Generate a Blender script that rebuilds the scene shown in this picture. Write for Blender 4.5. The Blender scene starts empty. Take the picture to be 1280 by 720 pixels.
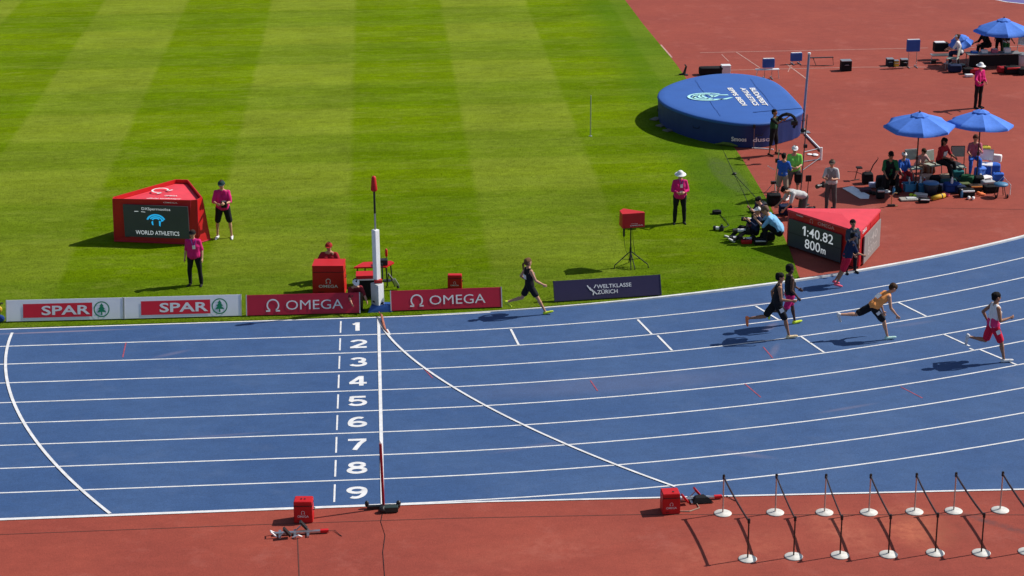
import bpy, bmesh, math, random
from math import sin, cos, pi, radians, sqrt, atan2, hypot
from mathutils import Vector, Matrix, noise
random.seed(7)
scene = bpy.context.scene
COL = scene.collection

# ------------------------------------------------------------------ camera
CAM = Vector((0.25996, -46.65683, 16.92625))
YAW, PIT, ROL, FPX = 0.0670291, 0.3342386, -0.0087720, 2443.905
def cam_axes():
    f = Vector((sin(YAW)*cos(PIT), cos(YAW)*cos(PIT), -sin(PIT)))
    r = Vector((cos(YAW), -sin(YAW), 0)); u = r.cross(f)
    return cos(ROL)*r+sin(ROL)*u, -sin(ROL)*r+cos(ROL)*u, f
CR, CU, CF = cam_axes()
cd = bpy.data.cameras.new('camera'); cam = bpy.data.objects.new('camera', cd); COL.objects.link(cam)
cd.sensor_width = 36; cd.lens = FPX/1280*36; cd.clip_end = 2000; cd.clip_start = 0.5
m3 = Matrix((CR, CU, -CF)).transposed()
cam.matrix_world = Matrix.Translation(CAM) @ m3.to_4x4()
scene.camera = cam
def g(px, py, z=0.0):
    """survey: where the sight line through a point of the photograph meets height z"""
    d = (px-640)*CR/FPX-(py-360)*CU/FPX+CF
    t = (z-CAM.z)/d.z
    return (CAM.x+t*d.x, CAM.y+t*d.y)

# ------------------------------------------------------------------ light
SUN_AZ, SUN_EL = radians(14), radians(44)      # azimuth from +X towards +Y
w = bpy.data.worlds.new('World'); scene.world = w; w.use_nodes = True
nt = w.node_tree; nt.nodes.clear()
sky = nt.nodes.new('ShaderNodeTexSky'); sky.sky_type = 'NISHITA'; sky.sun_disc = False
sky.sun_elevation = SUN_EL; sky.sun_rotation = pi/2-SUN_AZ
bg = nt.nodes.new('ShaderNodeBackground'); bg.inputs[1].default_value = 0.088
wo = nt.nodes.new('ShaderNodeOutputWorld')
nt.links.new(sky.outputs[0], bg.inputs[0]); nt.links.new(bg.outputs[0], wo.inputs[0])
sl = bpy.data.lights.new('sun', 'SUN'); sl.energy = 5.0; sl.angle = radians(0.55); sl.color = (1, .955, .89)
so = bpy.data.objects.new('sun', sl); COL.objects.link(so)
sd = Vector((cos(SUN_EL)*cos(SUN_AZ), cos(SUN_EL)*sin(SUN_AZ), sin(SUN_EL)))
so.rotation_euler = sd.to_track_quat('Z', 'Y').to_euler()
scene.view_settings.view_transform = 'Standard'; scene.view_settings.look = 'None'
scene.view_settings.gamma = 1; scene.view_settings.exposure = 0.0
scene.view_settings.use_curve_mapping = False
scene.cycles.max_bounces = 5
try: scene.cycles.use_denoising = True
except Exception: pass

# ------------------------------------------------------------------ materials
MATS = {}
def mat(name, col, rough=.7, var=.12, scale=6., metal=0., bump=.0, emit=None, es=1., spec=.4):
    if name in MATS: return MATS[name]
    m = bpy.data.materials.new(name); m.use_nodes = True; n = m.node_tree; b = n.nodes['Principled BSDF']
    b.inputs['Roughness'].default_value = rough; b.inputs['Metallic'].default_value = metal
    b.inputs['Specular IOR Level'].default_value = spec
    tc = n.nodes.new('ShaderNodeTexCoord'); no = n.nodes.new('ShaderNodeTexNoise')
    no.inputs['Scale'].default_value = scale; no.inputs['Detail'].default_value = 4
    n.links.new(tc.outputs['Object'], no.inputs['Vector'])
    mr = n.nodes.new('ShaderNodeMapRange'); mr.inputs[1].default_value = .25; mr.inputs[2].default_value = .75
    mr.inputs[3].default_value = 1-var; mr.inputs[4].default_value = 1+var
    n.links.new(no.outputs['Fac'], mr.inputs[0])
    mx = n.nodes.new('ShaderNodeVectorMath'); mx.operation = 'SCALE'; mx.inputs[0].default_value = col[:3]
    n.links.new(mr.outputs[0], mx.inputs['Scale']); n.links.new(mx.outputs[0], b.inputs['Base Color'])
    if bump:
        bu = n.nodes.new('ShaderNodeBump'); bu.inputs['Strength'].default_value = bump; bu.inputs['Distance'].default_value = .02
        n.links.new(no.outputs['Fac'], bu.inputs['Height']); n.links.new(bu.outputs[0], b.inputs['Normal'])
    if emit:
        b.inputs['Emission Color'].default_value = (*emit, 1); b.inputs['Emission Strength'].default_value = es
    MATS[name] = m
    return m
def sock(n, op, *a):
    q = n.nodes.new('ShaderNodeMath'); q.operation = op
    for i, v in enumerate(a):
        if isinstance(v, (int, float)): q.inputs[i].default_value = v
        else: n.links.new(v, q.inputs[i])
    return q.outputs[0]
def noise_n(n, vec, scale, detail=3, rough=.5, stretch=None):
    if stretch:
        mp = n.nodes.new('ShaderNodeMapping'); mp.inputs['Scale'].default_value = stretch
        n.links.new(vec, mp.inputs[0]); vec = mp.outputs[0]
    t = n.nodes.new('ShaderNodeTexNoise'); t.inputs['Scale'].default_value = scale; t.inputs['Detail'].default_value = detail
    t.inputs['Roughness'].default_value = rough
    n.links.new(vec, t.inputs['Vector']); return t.outputs['Fac']
def rng(n, v, a, b, c, d):
    q = n.nodes.new('ShaderNodeMapRange')
    for i, x in zip((1, 2, 3, 4), (a, b, c, d)): q.inputs[i].default_value = x
    n.links.new(v, q.inputs[0]); return q.outputs[0]
def mixc(n, f, a, b):
    q = n.nodes.new('ShaderNodeMix'); q.data_type = 'RGBA'
    if isinstance(f, (int, float)): q.inputs[0].default_value = f
    else: n.links.new(f, q.inputs[0])
    for k, v in ((6, a), (7, b)):
        if isinstance(v, tuple): q.inputs[k].default_value = (*v, 1)
        else: n.links.new(v, q.inputs[k])
    return q.outputs[2]
def scalec(n, c, f):
    q = n.nodes.new('ShaderNodeVectorMath'); q.operation = 'SCALE'
    n.links.new(c, q.inputs[0]); n.links.new(f, q.inputs['Scale']); return q.outputs[0]
def patch(n, X, Y, cx, cy, rx, ry, ang=0., soft=.35):
    """1 inside an elliptic worn patch, 0 outside"""
    dx = sock(n, 'SUBTRACT', X, cx); dy = sock(n, 'SUBTRACT', Y, cy)
    a = sock(n, 'ADD', sock(n, 'MULTIPLY', dx, cos(ang)/rx), sock(n, 'MULTIPLY', dy, sin(ang)/rx))
    b = sock(n, 'ADD', sock(n, 'MULTIPLY', dx, -sin(ang)/ry), sock(n, 'MULTIPLY', dy, cos(ang)/ry))
    r = sock(n, 'SQRT', sock(n, 'ADD', sock(n, 'MULTIPLY', a, a), sock(n, 'MULTIPLY', b, b)))
    return rng(n, r, 1-soft, 1+soft, 1, 0)

def grass_material():
    m = bpy.data.materials.new('mown_grass'); m.use_nodes = True; n = m.node_tree; b = n.nodes['Principled BSDF']
    tc = n.nodes.new('ShaderNodeTexCoord'); P = tc.outputs['Object']
    sp = n.nodes.new('ShaderNodeSeparateXYZ'); n.links.new(P, sp.inputs[0]); X, Y = sp.outputs[0], sp.outputs[1]
    wob = sock(n, 'MULTIPLY', sock(n, 'SUBTRACT', noise_n(n, P, .8, 3), .5), .22)
    fx = sock(n, 'PINGPONG', sock(n, 'ADD', sock(n, 'ADD', X, wob), .8+3.85*8+1.925), 3.85)
    sx = rng(n, fx, 1.925-.10, 1.925+.10, 0, 1)
    fy = sock(n, 'PINGPONG', sock(n, 'ADD', sock(n, 'ADD', Y, wob), 1.9), 3.7)
    sy = rng(n, fy, 1.85-.25, 1.85+.25, 0, 1)
    dark = (.184, .240, .016); light = (.131, .203, .0008)
    c = mixc(n, sx, dark, light)
    c = mixc(n, sock(n, 'MULTIPLY', sy, .42), c, (.078, .150, .0015))
    fz = sock(n, 'PINGPONG', sock(n, 'ADD', Y, .6), 1.15); c = mixc(n, rng(n, fz, .5, .62, 0, .16), c, (.19, .25, .03))
    c = mixc(n, rng(n, Y, 3, 15, .34, 0), c, (.062, .128, .002))  # vignette and view-angle falloff put into the turf colour towards the track
    big = noise_n(n, P, .35, 4, .6); strk = noise_n(n, P, 1.0, 4, .65, (1, 3.2, 1)); fine = noise_n(n, P, 16, 4, .75, (1, 1.4, 1)); mid = noise_n(n, P, 4, 3, .7)
    c = scalec(n, c, rng(n, big, .3, .7, .86, 1.14))
    c = scalec(n, c, rng(n, strk, .3, .7, .87, 1.14))
    c = scalec(n, c, rng(n, mid, .3, .7, .88, 1.12))
    c = scalec(n, c, rng(n, fine, .25, .75, .72, 1.28))
    # pale worn stripes and dry patches
    dry = sock(n, 'MULTIPLY', rng(n, noise_n(n, P, .9, 5, .7, (1, 2.5, 1)), .53, .68, 0, 1), .42)
    c = mixc(n, dry, c, (.22, .27, .035))
    # worn square of bare turf by the high jump fan and yellowish patch near the display
    w1 = sock(n, 'MULTIPLY', patch(n, X, Y, 11.05, 12.1, .42, 2.0, radians(4), .15), rng(n, noise_n(n, P, 5, 4, .7), .35, .6, .3, .9))
    c = mixc(n, w1, c, (.16, .15, .075))
    w3 = sock(n, 'MULTIPLY', patch(n, X, Y, 10.75, 12.1, .95, 2.6, 0, .15), .35)
    c = mixc(n, w3, c, (.045, .085, .01))
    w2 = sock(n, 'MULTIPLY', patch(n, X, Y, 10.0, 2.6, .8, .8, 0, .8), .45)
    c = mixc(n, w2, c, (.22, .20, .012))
    # greener band of new turf along the edge of the red area
    ed = rng(n, X, 8.9, 10.2, 0, .45)
    c = mixc(n, ed, c, (.055, .145, .006))
    n.links.new(c, b.inputs['Base Color'])
    b.inputs['Roughness'].default_value = .95; b.inputs['Specular IOR Level'].default_value = .02
    bu = n.nodes.new('ShaderNodeBump'); bu.inputs['Strength'].default_value = .55; bu.inputs['Distance'].default_value = .04
    n.links.new(sock(n, 'ADD', fine, noise_n(n, P, 45, 3, .7)), bu.inputs['Height']); n.links.new(bu.outputs[0], b.inputs['Normal'])
    return m
def rubber_material(name, base, var, worn, kind):
    m = bpy.data.materials.new(name); m.use_nodes = True; n = m.node_tree; b = n.nodes['Principled BSDF']
    tc = n.nodes.new('ShaderNodeTexCoord'); P = tc.outputs['Object']
    sp = n.nodes.new('ShaderNodeSeparateXYZ'); n.links.new(P, sp.inputs[0]); X, Y = sp.outputs[0], sp.outputs[1]
    big = noise_n(n, P, .25, 4, .6); mid = noise_n(n, P, 2.2, 5, .65, (1, 1.6, 1)); fine = noise_n(n, P, 38, 3, .8); g2 = noise_n(n, P, 14, 4, .8)
    c = mixc(n, rng(n, big, .35, .68, 0, 1), base, var)
    c = scalec(n, c, rng(n, g2, .3, .7, .90, 1.10))
    c = scalec(n, c, rng(n, mid, .3, .7, .91, 1.09)); c = scalec(n, c, rng(n, fine, .3, .7, .78, 1.22))
    c = mixc(n, sock(n, 'MULTIPLY', rng(n, noise_n(n, P, .8, 6, .75), .54, .72, 0, 1), .40), c, worn)
    brk = rng(n, noise_n(n, P, 3.2, 6, .75), .38, .62, .15, 1)
    if kind == 'red':
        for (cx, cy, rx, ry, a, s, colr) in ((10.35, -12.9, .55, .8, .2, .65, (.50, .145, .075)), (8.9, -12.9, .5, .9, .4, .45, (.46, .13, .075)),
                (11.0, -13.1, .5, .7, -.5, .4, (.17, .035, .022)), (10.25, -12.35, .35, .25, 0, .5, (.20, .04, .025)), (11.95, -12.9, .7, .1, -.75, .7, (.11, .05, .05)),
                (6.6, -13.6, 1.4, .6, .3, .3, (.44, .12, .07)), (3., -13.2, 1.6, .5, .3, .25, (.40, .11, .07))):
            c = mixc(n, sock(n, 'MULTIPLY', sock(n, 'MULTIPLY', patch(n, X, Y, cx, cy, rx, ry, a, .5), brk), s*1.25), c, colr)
    else:
        for (cx, cy, rx, ry, a, s) in ((9.5, -3.2, .4, .08, 1.2, .25), (13.3, -1.7, .5, .08, .3, .15), (9.4, .05, .8, .04, .24, .5), (-8.0, -.3, 1.5, .04, 0.02, .8), (12.6, -.6, .2, .1, 0, .4), (5.5, -5, 3, .5, .1, .12), (-5, -2.1, .4, .08, .5, .25), (3.2, -8.4, .7, .07, .3, .2), (7.7, -9.2, .5, .1, -.4, .22), (-3.5, -7.2, .9, .05, .1, .2), (10.4, -6.9, .6, .06, .3, .25), (9.7, -1.6, .3, .1, .9, .4)):
            c = mixc(n, sock(n, 'MULTIPLY', patch(n, X, Y, cx, cy, rx, ry, a, .5), s), c, (.24, .20, .26))
    n.links.new(c, b.inputs['Base Color'])
    b.inputs['Roughness'].default_value = .82; b.inputs['Specular IOR Level'].default_value = .25
    bu = n.nodes.new('ShaderNodeBump'); bu.inputs['Strength'].default_value = .35; bu.inputs['Distance'].default_value = .01
    n.links.new(fine, bu.inputs['Height']); n.links.new(bu.outputs[0], b.inputs['Normal'])
    return m
M_GRASS = grass_material()
M_RED = rubber_material('red_rubber', (.300, .058, .036), (.250, .046, .031), (.40, .12, .09), 'red')
M_BLUE = rubber_material('blue_rubber', (.033, .080, .200), (.049, .102, .226), (.080, .13, .25), 'blue')
WHITE = mat('white_paint', (.77, .77, .77), .6, .10, 9)
LINE = mat('worn_line_paint', (.70, .70, .70), .7, .16, 5)
def fab(name, c, **k): return mat(name, c, .85, k.get('var', .1), k.get('scale', 9), bump=.25, spec=.2)
BLACK = fab('black_cloth', (.012, .012, .014)); BLACKP = mat('black_plastic', (.015, .015, .016), .45)
REDC = mat('red_fabric_cover', (.52, .007, .010), .5, .08, 3, bump=.15); REDD = mat('red_panel', (.50, .012, .040), .5, .06, 3)
PINK = fab('magenta_cloth', (.62, .018, .17)); GREY = mat('grey_metal', (.35, .36, .38), .4, .08, 5, metal=.6)
SKIN = mat('light_skin', (.52, .27, .17), .55, .08, 12); SKIND = mat('dark_skin', (.085, .038, .022), .5, .08, 12); SKINT = mat('tan_skin', (.34, .16, .09), .55, .08, 12)
SCREEN = mat('dark_screen', (.060, .068, .082), .35, .08, 2)
LEDW = mat('lit_white_pixels', (.45, .45, .45), .5, .02, emit=(.88, .95, 1.), es=.42)
LEDB = mat('lit_blue_pixels', (.02, .4, .7), .5, .02, emit=(.02, .42, .85), es=.7)
SHOEW = fab('white_shoe_fabric', (.7, .7, .7)); SHOEY = fab('yellow_green_shoe_fabric', (.62, .78, .05)); SHOEB = fab('black_shoe_leather', (.02, .02, .02))
SHOEP = fab('pink_shoe_fabric', (.8, .12, .18)); SHOEO = fab('orange_shoe_fabric', (.85, .22, .08))
BLUEC = fab('blue_canopy_fabric', (.085, .22, .70)); SILVER = mat('brushed_steel', (.55, .55, .56), .32, .06, 20, metal=.9)
BROWNH = fab('brown_hair', (.05, .025, .012)); BLONDE = fab('blonde_hair', (.38, .22, .09)); BLACKH = fab('black_hair', (.008, .007, .007))
EYE = mat('eye_dark', (.02, .015, .012), .2); LIP = mat('lip_red', (.35, .08, .07), .5)

# ------------------------------------------------------------------ mesh helpers
def tag(o, label=None, cat=None, group=None, kind=None):
    if label: o['label'] = label
    if cat: o['category'] = cat
    if group: o['group'] = group
    if kind: o['kind'] = kind
    return o
def thing(name, label, cat, loc=(0, 0, 0), rz=0., group=None):
    o = bpy.data.objects.new(name, None); COL.objects.link(o); o.empty_display_size = .2
    o.location = (loc[0], loc[1], loc[2] if len(loc) > 2 else 0); o.rotation_euler = (0, 0, rz)
    return tag(o, label, cat, group)
def obj(name, bm, m, parent=None, smooth=False):
    me = bpy.data.meshes.new(name)
    if isinstance(bm, bmesh.types.BMesh):
        bmesh.ops.recalc_face_normals(bm, faces=bm.faces[:]); bm.to_mesh(me); bm.free()
    else:
        me.from_pydata(*bm); me.update()
    me.materials.append(m)
    if smooth: me.polygons.foreach_set('use_smooth', [True]*len(me.polygons))
    o = bpy.data.objects.new(name, me); COL.objects.link(o)
    if parent: o.parent = parent
    return o
def copy_tree(o, parent=None):
    c = o.copy(); COL.objects.link(c)
    if parent: c.parent = parent
    for ch in list(o.children): copy_tree(ch, c)
    return c
def B(): return bmesh.new()
def box(bm, c, s, rz=0., rx=0., ry=0., bev=0.):
    M = Matrix.Translation(c) @ Matrix.Rotation(rz, 4, 'Z') @ Matrix.Rotation(ry, 4, 'Y') @ Matrix.Rotation(rx, 4, 'X') @ Matrix.Diagonal((s[0], s[1], s[2], 1))
    r = bmesh.ops.create_cube(bm, size=1, matrix=M)
    if bev:
        es = {e for v in r['verts'] for e in v.link_edges}
        bmesh.ops.bevel(bm, geom=list(es), offset=bev, segments=2, affect='EDGES', profile=.6)
    return bm
def frame(p0, p1):
    d = (Vector(p1)-Vector(p0)); q = d.to_track_quat('Z', 'Y'); return d.length, Matrix.Translation(Vector(p0)) @ q.to_matrix().to_4x4()
def cyl(bm, p0, p1, r0, r1=None, n=10):
    L, M = frame(p0, p1); r1 = r0 if r1 is None else r1
    bmesh.ops.create_cone(bm, cap_ends=True, segments=n, radius1=max(r0, 1e-4), radius2=max(r1, 1e-4), depth=L, matrix=M @ Matrix.Translation((0, 0, L/2)))
    return bm
def ell(bm, c, r, n=2):
    r = (r, r, r) if isinstance(r, (int, float)) else r
    bmesh.ops.create_icosphere(bm, subdivisions=n, radius=1, matrix=Matrix.Translation(c) @ Matrix.Diagonal((*r, 1))); return bm
def tube(bm, pts, r, n=6):
    pts = [Vector(p) for p in pts]; rings = []
    for i, p in enumerate(pts):
        t = (pts[min(i+1, len(pts)-1)]-pts[max(i-1, 0)]).normalized(); q = t.to_track_quat('Z', 'Y').to_matrix()
        rr = r[i] if isinstance(r, (list, tuple)) else r
        rings.append([bm.verts.new(p+q @ Vector((rr*cos(2*pi*k/n), rr*sin(2*pi*k/n), 0))) for k in range(n)])
    for a, b in zip(rings, rings[1:]):
        # match the closest vertex so that the tube does not twist
        k0 = min(range(n), key=lambda k: (a[0].co-b[k].co).length)
        for k in range(n): bm.faces.new((a[k], a[(k+1) % n], b[(k+1+k0) % n], b[(k+k0) % n]))
    bm.faces.new(rings[0]); bm.faces.new(rings[-1]); return bm
def prism(bm, poly, z0, z1, top=None):
    top = top or poly
    a = [bm.verts.new((x, y, z0)) for x, y in poly]; b = [bm.verts.new((x, y, z1)) for x, y in top]
    n = len(poly)
    for i in range(n): bm.faces.new((a[i], a[(i+1) % n], b[(i+1) % n], b[i]))
    bm.faces.new(a[::-1]); bm.faces.new(b); return bm
def lathe(bm, prof, n=16, c=(0, 0, 0)):
    rings = [[bm.verts.new((c[0]+r*cos(2*pi*k/n), c[1]+r*sin(2*pi*k/n), c[2]+z)) for k in range(n)] for r, z in prof]
    for a, b in zip(rings, rings[1:]):
        for k in range(n): bm.faces.new((a[k], a[(k+1) % n], b[(k+1) % n], b[k]))
    bm.faces.new(rings[0][::-1]); bm.faces.new(rings[-1]); return bm
def strip2(pts, wd, z):
    """flat ribbon along 2-D points, as a thin sheet"""
    vs = []; fs = []
    for i, p in enumerate(pts):
        a = pts[max(i-1, 0)]; b = pts[min(i+1, len(pts)-1)]
        d = Vector((b[0]-a[0], b[1]-a[1])).normalized(); nn = Vector((-d.y, d.x))*wd/2
        vs += [(p[0]+nn.x, p[1]+nn.y, z), (p[0]-nn.x, p[1]-nn.y, z)]
        if i: fs.append((2*i-2, 2*i-1, 2*i+1, 2*i))
    return vs, [], fs
def clump(bm, amp, scale=8., seed=0):
    for v in bm.verts:
        q = noise.noise_vector(v.co*scale+Vector((seed*3.1, seed*1.7, seed)))
        v.co += q*amp
    return bm
TMP = bpy.data.scenes.new('tmp')
def tmp_graph():
    with bpy.context.temp_override(scene=TMP, view_layer=TMP.view_layers[0]): return bpy.context.evaluated_depsgraph_get()
def text_mesh(s, bold=.0):
    c = bpy.data.curves.new('t', 'FONT'); c.body = s; c.size = 1; c.offset = bold; c.resolution_u = 3; c.space_line = .95
    o = bpy.data.objects.new('t', c); TMP.collection.objects.link(o)
    dg = tmp_graph()
    me = bpy.data.meshes.new_from_object(o.evaluated_get(dg))
    bpy.data.objects.remove(o); bpy.data.curves.remove(c)
    V = [v.co.copy() for v in me.vertices]; F = [tuple(p.vertices) for p in me.polygons]; bpy.data.meshes.remove(me)
    return V, F
def writing(name, s, m, parent, c, right, up, wd, ht, bold=.0, slant=0.):
    """lettering laid on a plane: centre c, unit vectors right and up, total width and height"""
    V, F = text_mesh(s, bold); right = Vector(right).normalized(); up = Vector(up).normalized(); c = Vector(c)
    x0, x1 = min(v.x for v in V), max(v.x for v in V); y0, y1 = min(v.y for v in V), max(v.y for v in V)
    vs = []
    for v in V:
        a = ((v.x-x0)/(x1-x0)-.5)*wd; b = ((v.y-y0)/(y1-y0)-.5)*ht
        vs.append(tuple(c+right*(a+b*slant)+up*b))
    return obj(name, (vs, [], F), m, parent)
def flat_shape(name, polys, m, parent, c, right, up, s=1.):
    """flat print made of closed outlines given in (right, up) coordinates"""
    right = Vector(right).normalized(); up = Vector(up).normalized(); c = Vector(c); vs = []; fs = []
    for P in polys:
        k = len(vs); vs += [tuple(c+right*x*s+up*y*s) for x, y in P]; fs.append(tuple(range(k, k+len(P))))
    return obj(name, (vs, [], fs), m, parent)
def arc_quads(r0, r1, a0, a1, n=12, sx=1., sy=1.):
    out = []
    for i in range(n):
        A = radians(a0+(a1-a0)*i/n); A2 = radians(a0+(a1-a0)*(i+1)/n)
        out.append([(r0*cos(A)*sx, r0*sin(A)*sy), (r1*cos(A)*sx, r1*sin(A)*sy), (r1*cos(A2)*sx, r1*sin(A2)*sy), (r0*cos(A2)*sx, r0*sin(A2)*sy)])
    return out
def omega_polys():
    return arc_quads(.39, .50, -50, 230, 22)+[[(.21, -.50), (.55, -.50), (.55, -.385), (.21, -.385)], [(-.55, -.50), (-.21, -.50), (-.21, -.385), (-.55, -.385)],
        [(.21, -.50), (.31, -.385), (.36, -.33), (.24, -.26), (.21, -.385)], [(-.21, -.50), (-.21, -.385), (-.24, -.26), (-.36, -.33), (-.31, -.385)]]

# ------------------------------------------------------------------ the ground and the track
R, LW = 36.5, 1.22
def cpt(off, th): return ((R+off)*sin(th), R-(R+off)*cos(th))
def lane_pts(off, x0=-95., th1=pi):
    p = [(x0, -off), (-40, -off), (-20, -off), (-10, -off), (-3, -off)]
    n = 150
    return p+[cpt(off, th1*i/n) for i in range(n+1)]
bm = B(); bmesh.ops.create_grid(bm, x_segments=1, y_segments=1, size=450, matrix=Matrix.Translation((0, 20, 0)))
tag(obj('ground', bm, M_RED), kind='structure')
# infield turf, a little proud of the rubber
gp = [(-95, .065), (0, .065), (2, .12), (4, .36), (6, .65), (8, 1.06), (10, 1.57), (11.2, 1.93), (11.45, 4.5), (11.75, 9), (11.85, 14), (11.82, 20), (11.8, 28), (11.55, 36), (11.4, 45), (11.3, 72.8), (-95, 72.8)]
bm = B(); prism(bm, gp, -.01, .022)
tag(obj('infield_grass', bm, M_GRASS), kind='structure')
import numpy as np
def turf_blades():
    rs = np.random.RandomState(3); n = 520000
    x = rs.uniform(-19, 11.9, n); y = .08+30*rs.uniform(0, 1, n)**1.5
    xr = np.interp(y, [p[1] for p in gp[:14]][5:], [p[0] for p in gp[:14]][5:])
    lo = np.where(x > 0, 36.5-np.sqrt(np.maximum(36.45**2-x*x, 0))+.11, .07)
    k = (x < xr-.0+rs.uniform(-.03, .04, n)) & (y > lo) & (rs.uniform(0, 1, n) < np.clip((27-y)/16, 0, 1)); x = x[k]; y = y[k]; n = len(x)
    h = rs.uniform(.006, .017, n); wd = rs.uniform(.006, .013, n); a = rs.uniform(0, 2*pi, n); le = rs.uniform(.012, .04, n); b = rs.uniform(0, 2*pi, n)
    V = np.zeros((n, 3, 3)); V[:, :, 2] = .02
    V[:, 0, 0] = x-wd*np.cos(a); V[:, 0, 1] = y-wd*np.sin(a); V[:, 1, 0] = x+wd*np.cos(a); V[:, 1, 1] = y+wd*np.sin(a)
    V[:, 2, 0] = x+le*np.cos(b); V[:, 2, 1] = y+le*np.sin(b); V[:, 2, 2] = .02+h
    me = bpy.data.meshes.new('turf_blades'); me.vertices.add(3*n); me.vertices.foreach_set('co', V.ravel())
    me.loops.add(3*n); me.loops.foreach_set('vertex_index', np.arange(3*n, dtype=np.int32))
    me.polygons.add(n); me.polygons.foreach_set('loop_start', np.arange(0, 3*n, 3, dtype=np.int32)); me.update(calc_edges=True)
    me.materials.append(M_GRASS); o = bpy.data.objects.new('turf_blades', me); COL.objects.link(o)
    return tag(o, 'short mown green grass blades of the infield turf', 'grass', kind='stuff')
turf_blades()
def outer_y(x): return -11.0 if x < 2 else -11.0-.0345*(x-2) if x < 40 else -12.3
def track_mesh():
    vs = []; fs = []
    def strip(A, Bp):
        k = len(vs)
        for a, b in zip(A, Bp): vs.extend([(*a, .005), (*b, .005)])
        for i in range(len(A)-1): fs.append((k+2*i, k+2*i+1, k+2*i+3, k+2*i+2))
    strip([(-95, .06), (-20, .06), (0, .06)], [(-95, -10.98), (-20, -10.98), (0, -10.98)])
    n = 150
    strip([cpt(-.06, pi*i/n) for i in range(n+1)], [cpt(10.98, pi*i/n) for i in range(n+1)])
    k = 40; A = []; C = []
    for i in range(k+1):
        th = 1.05*i/k; p = cpt(10.98, th); A.append(p); C.append((p[0], outer_y(p[0])))
    strip(A, C)
    return vs, [], fs
tag(obj('running_track', track_mesh(), M_BLUE), kind='structure')
for k in range(1, 10):
    tag(obj('lane_line', strip2(lane_pts(k*LW), .047, .009), LINE), kind='structure')
tag(obj('lane_line', strip2([(-95, .02), (-20, .02), (0, .02)]+[cpt(-.02, .002*i) for i in range(1, 40)], .06, .009), LINE), kind='structure')
ox = [-95, -20, 1.9]+[2.2+.8*i for i in range(45)]
tag(obj('border_line', strip2([(x, outer_y(x)-.03) for x in ox], .06, .0125), LINE), kind='structure')
# raised inner kerb round the bend
bm = B(); n = 220; prv = None
for i in range(n+1):
    th = .03+(pi-.03)*i/n; wk = min(1, .15+(th-.03)*4)
    ring = [bm.verts.new((*cpt(o, th), z)) for o, z in ((-.03, .004), (-.035, .012+.04*wk), (-.035-.085*wk, .013+.042*wk), (-.04-.085*wk, .004))]
    if prv:
        for j in range(3): bm.faces.new((prv[j], prv[j+1], ring[j+1], ring[j]))
    prv = ring
tag(obj('inner_kerb', bm, mat('kerb_white', (.72, .72, .70), .5, .15, 3)), kind='structure')
# finish line, start ticks and curved start lines
tag(obj('finish_line', strip2([(0, 0), (0.01, -5), (0.02, -10.98)], .075, .0165), LINE), kind='structure')
for k in range(9):
    y = -(k+.5)*LW
    tag(obj('start_tick', strip2([(-.95, y+.42), (-.95, y-.42)], .038, .0095), LINE), kind='structure')
def involute(L0):
    """points whose shortest way round the kerb to the bend is equal; L0 metres before the bend"""
    out = []
    for i in range(0, 61):
        d = .03+(10.95-.03)*(i/60)**1.5
        lo, hi = -L0-6, 25.
        def path(x):
            if x <= 0 and hypot(x, d) <= 0: return 0
            rr = hypot(x, d+R); T = sqrt(max(rr*rr-R*R, 0)); ap = atan2(x, d+R); at = ap+math.acos(min(1, R/rr))
            if at < 0: at = 0
            return T-R*at
        for _ in range(60):
            mid = (lo+hi)/2
            if path(mid) > L0: lo = mid
            else: hi = mid
        out.append((lo, -d))
    return out
tag(obj('curved_start_line', strip2([(p[0]+.24*(1+p[1]/10.98), p[1]) for p in involute(9.34) if p[1] < -.22], .068, .0205), LINE), kind='structure')
tag(obj('curved_start_line', strip2([(p[0]*(.955+.0060*p[1]), p[1]) for p in involute(0.) if p[1] > -10.75], .058, .0205), LINE), kind='structure')
def pl(name, pts, wd, z, m): return tag(obj(name, strip2(pts, wd, z), m), kind='structure')
for a, b in (((638.5, 412), (648.5, 432)), ((797, 400), (815, 418.5)), ((822, 420), (840, 438.5)), ((944.5, 383), (973, 400)), ((1001, 421), (1030, 441)), ((1122, 378), (1158, 396)), ((1179, 418), (1212, 433)), ((1212, 436), (1218, 438.5)), ((1224, 437), (1272, 457)), ((483.5, 412), (487.5, 419))):
    pl('stagger_line', [g(*a), g(*b)], .055, .0135, LINE)
RM = mat('faded_red_paint', (.30, .06, .10), .7, .35, 8)
for a, b in (((157.5, 428.5), (153.5, 447)), ((529, 460), (541, 473)), ((931, 480), (951, 497)), ((1126, 484), (1153, 498)), ((738, 476), (747, 489)), ((954, 434), (966, 448))):
    pl('red_mark', [g(*a), g(*b)], .032, .0098, RM)
def arcp(cx, cy, rx, ry, a0, a1, n=14): return [(cx+rx*cos(radians(a0+(a1-a0)*i/n)), cy+ry*sin(radians(a0+(a1-a0)*i/n))) for i in range(n+1)]
DIG = {1: [[(.5, 0), (.5, 1)], [(.16, .76), (.30, .80), (.46, .90)]], 2: [arcp(.5, .68, .38, .22, 165, -35)+[(.12, .10)], [(.02, .10), (.98, .10)]],
       3: [arcp(.48, .705, .34, .205, 160, -85), arcp(.48, .30, .40, .21, 85, -160)], 4: [[(.68, 0), (.68, 1)], [(.64, .95), (.10, .30)], [(.02, .27), (.98, .27)]],
       5: [[(.92, .90), (.16, .90)], [(.19, .95), (.13, .50)], arcp(.46, .32, .42, .24, 150, -155)], 6: [arcp(.5, .31, .38, .20, 0, 360, 24), arcp(.56, .40, .45, .50, 62, 190, 16)],
       7: [[(.02, .90), (.96, .90)], [(.88, .86), (.62, .55), (.36, 0)]], 8: [arcp(.5, .73, .32, .18, 0, 360, 24), arcp(.5, .28, .39, .20, 0, 360, 24)],
       9: [arcp(.5, .69, .38, .20, 0, 360, 24), arcp(.44, .60, .45, .50, -118, 10, 16)]}
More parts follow.
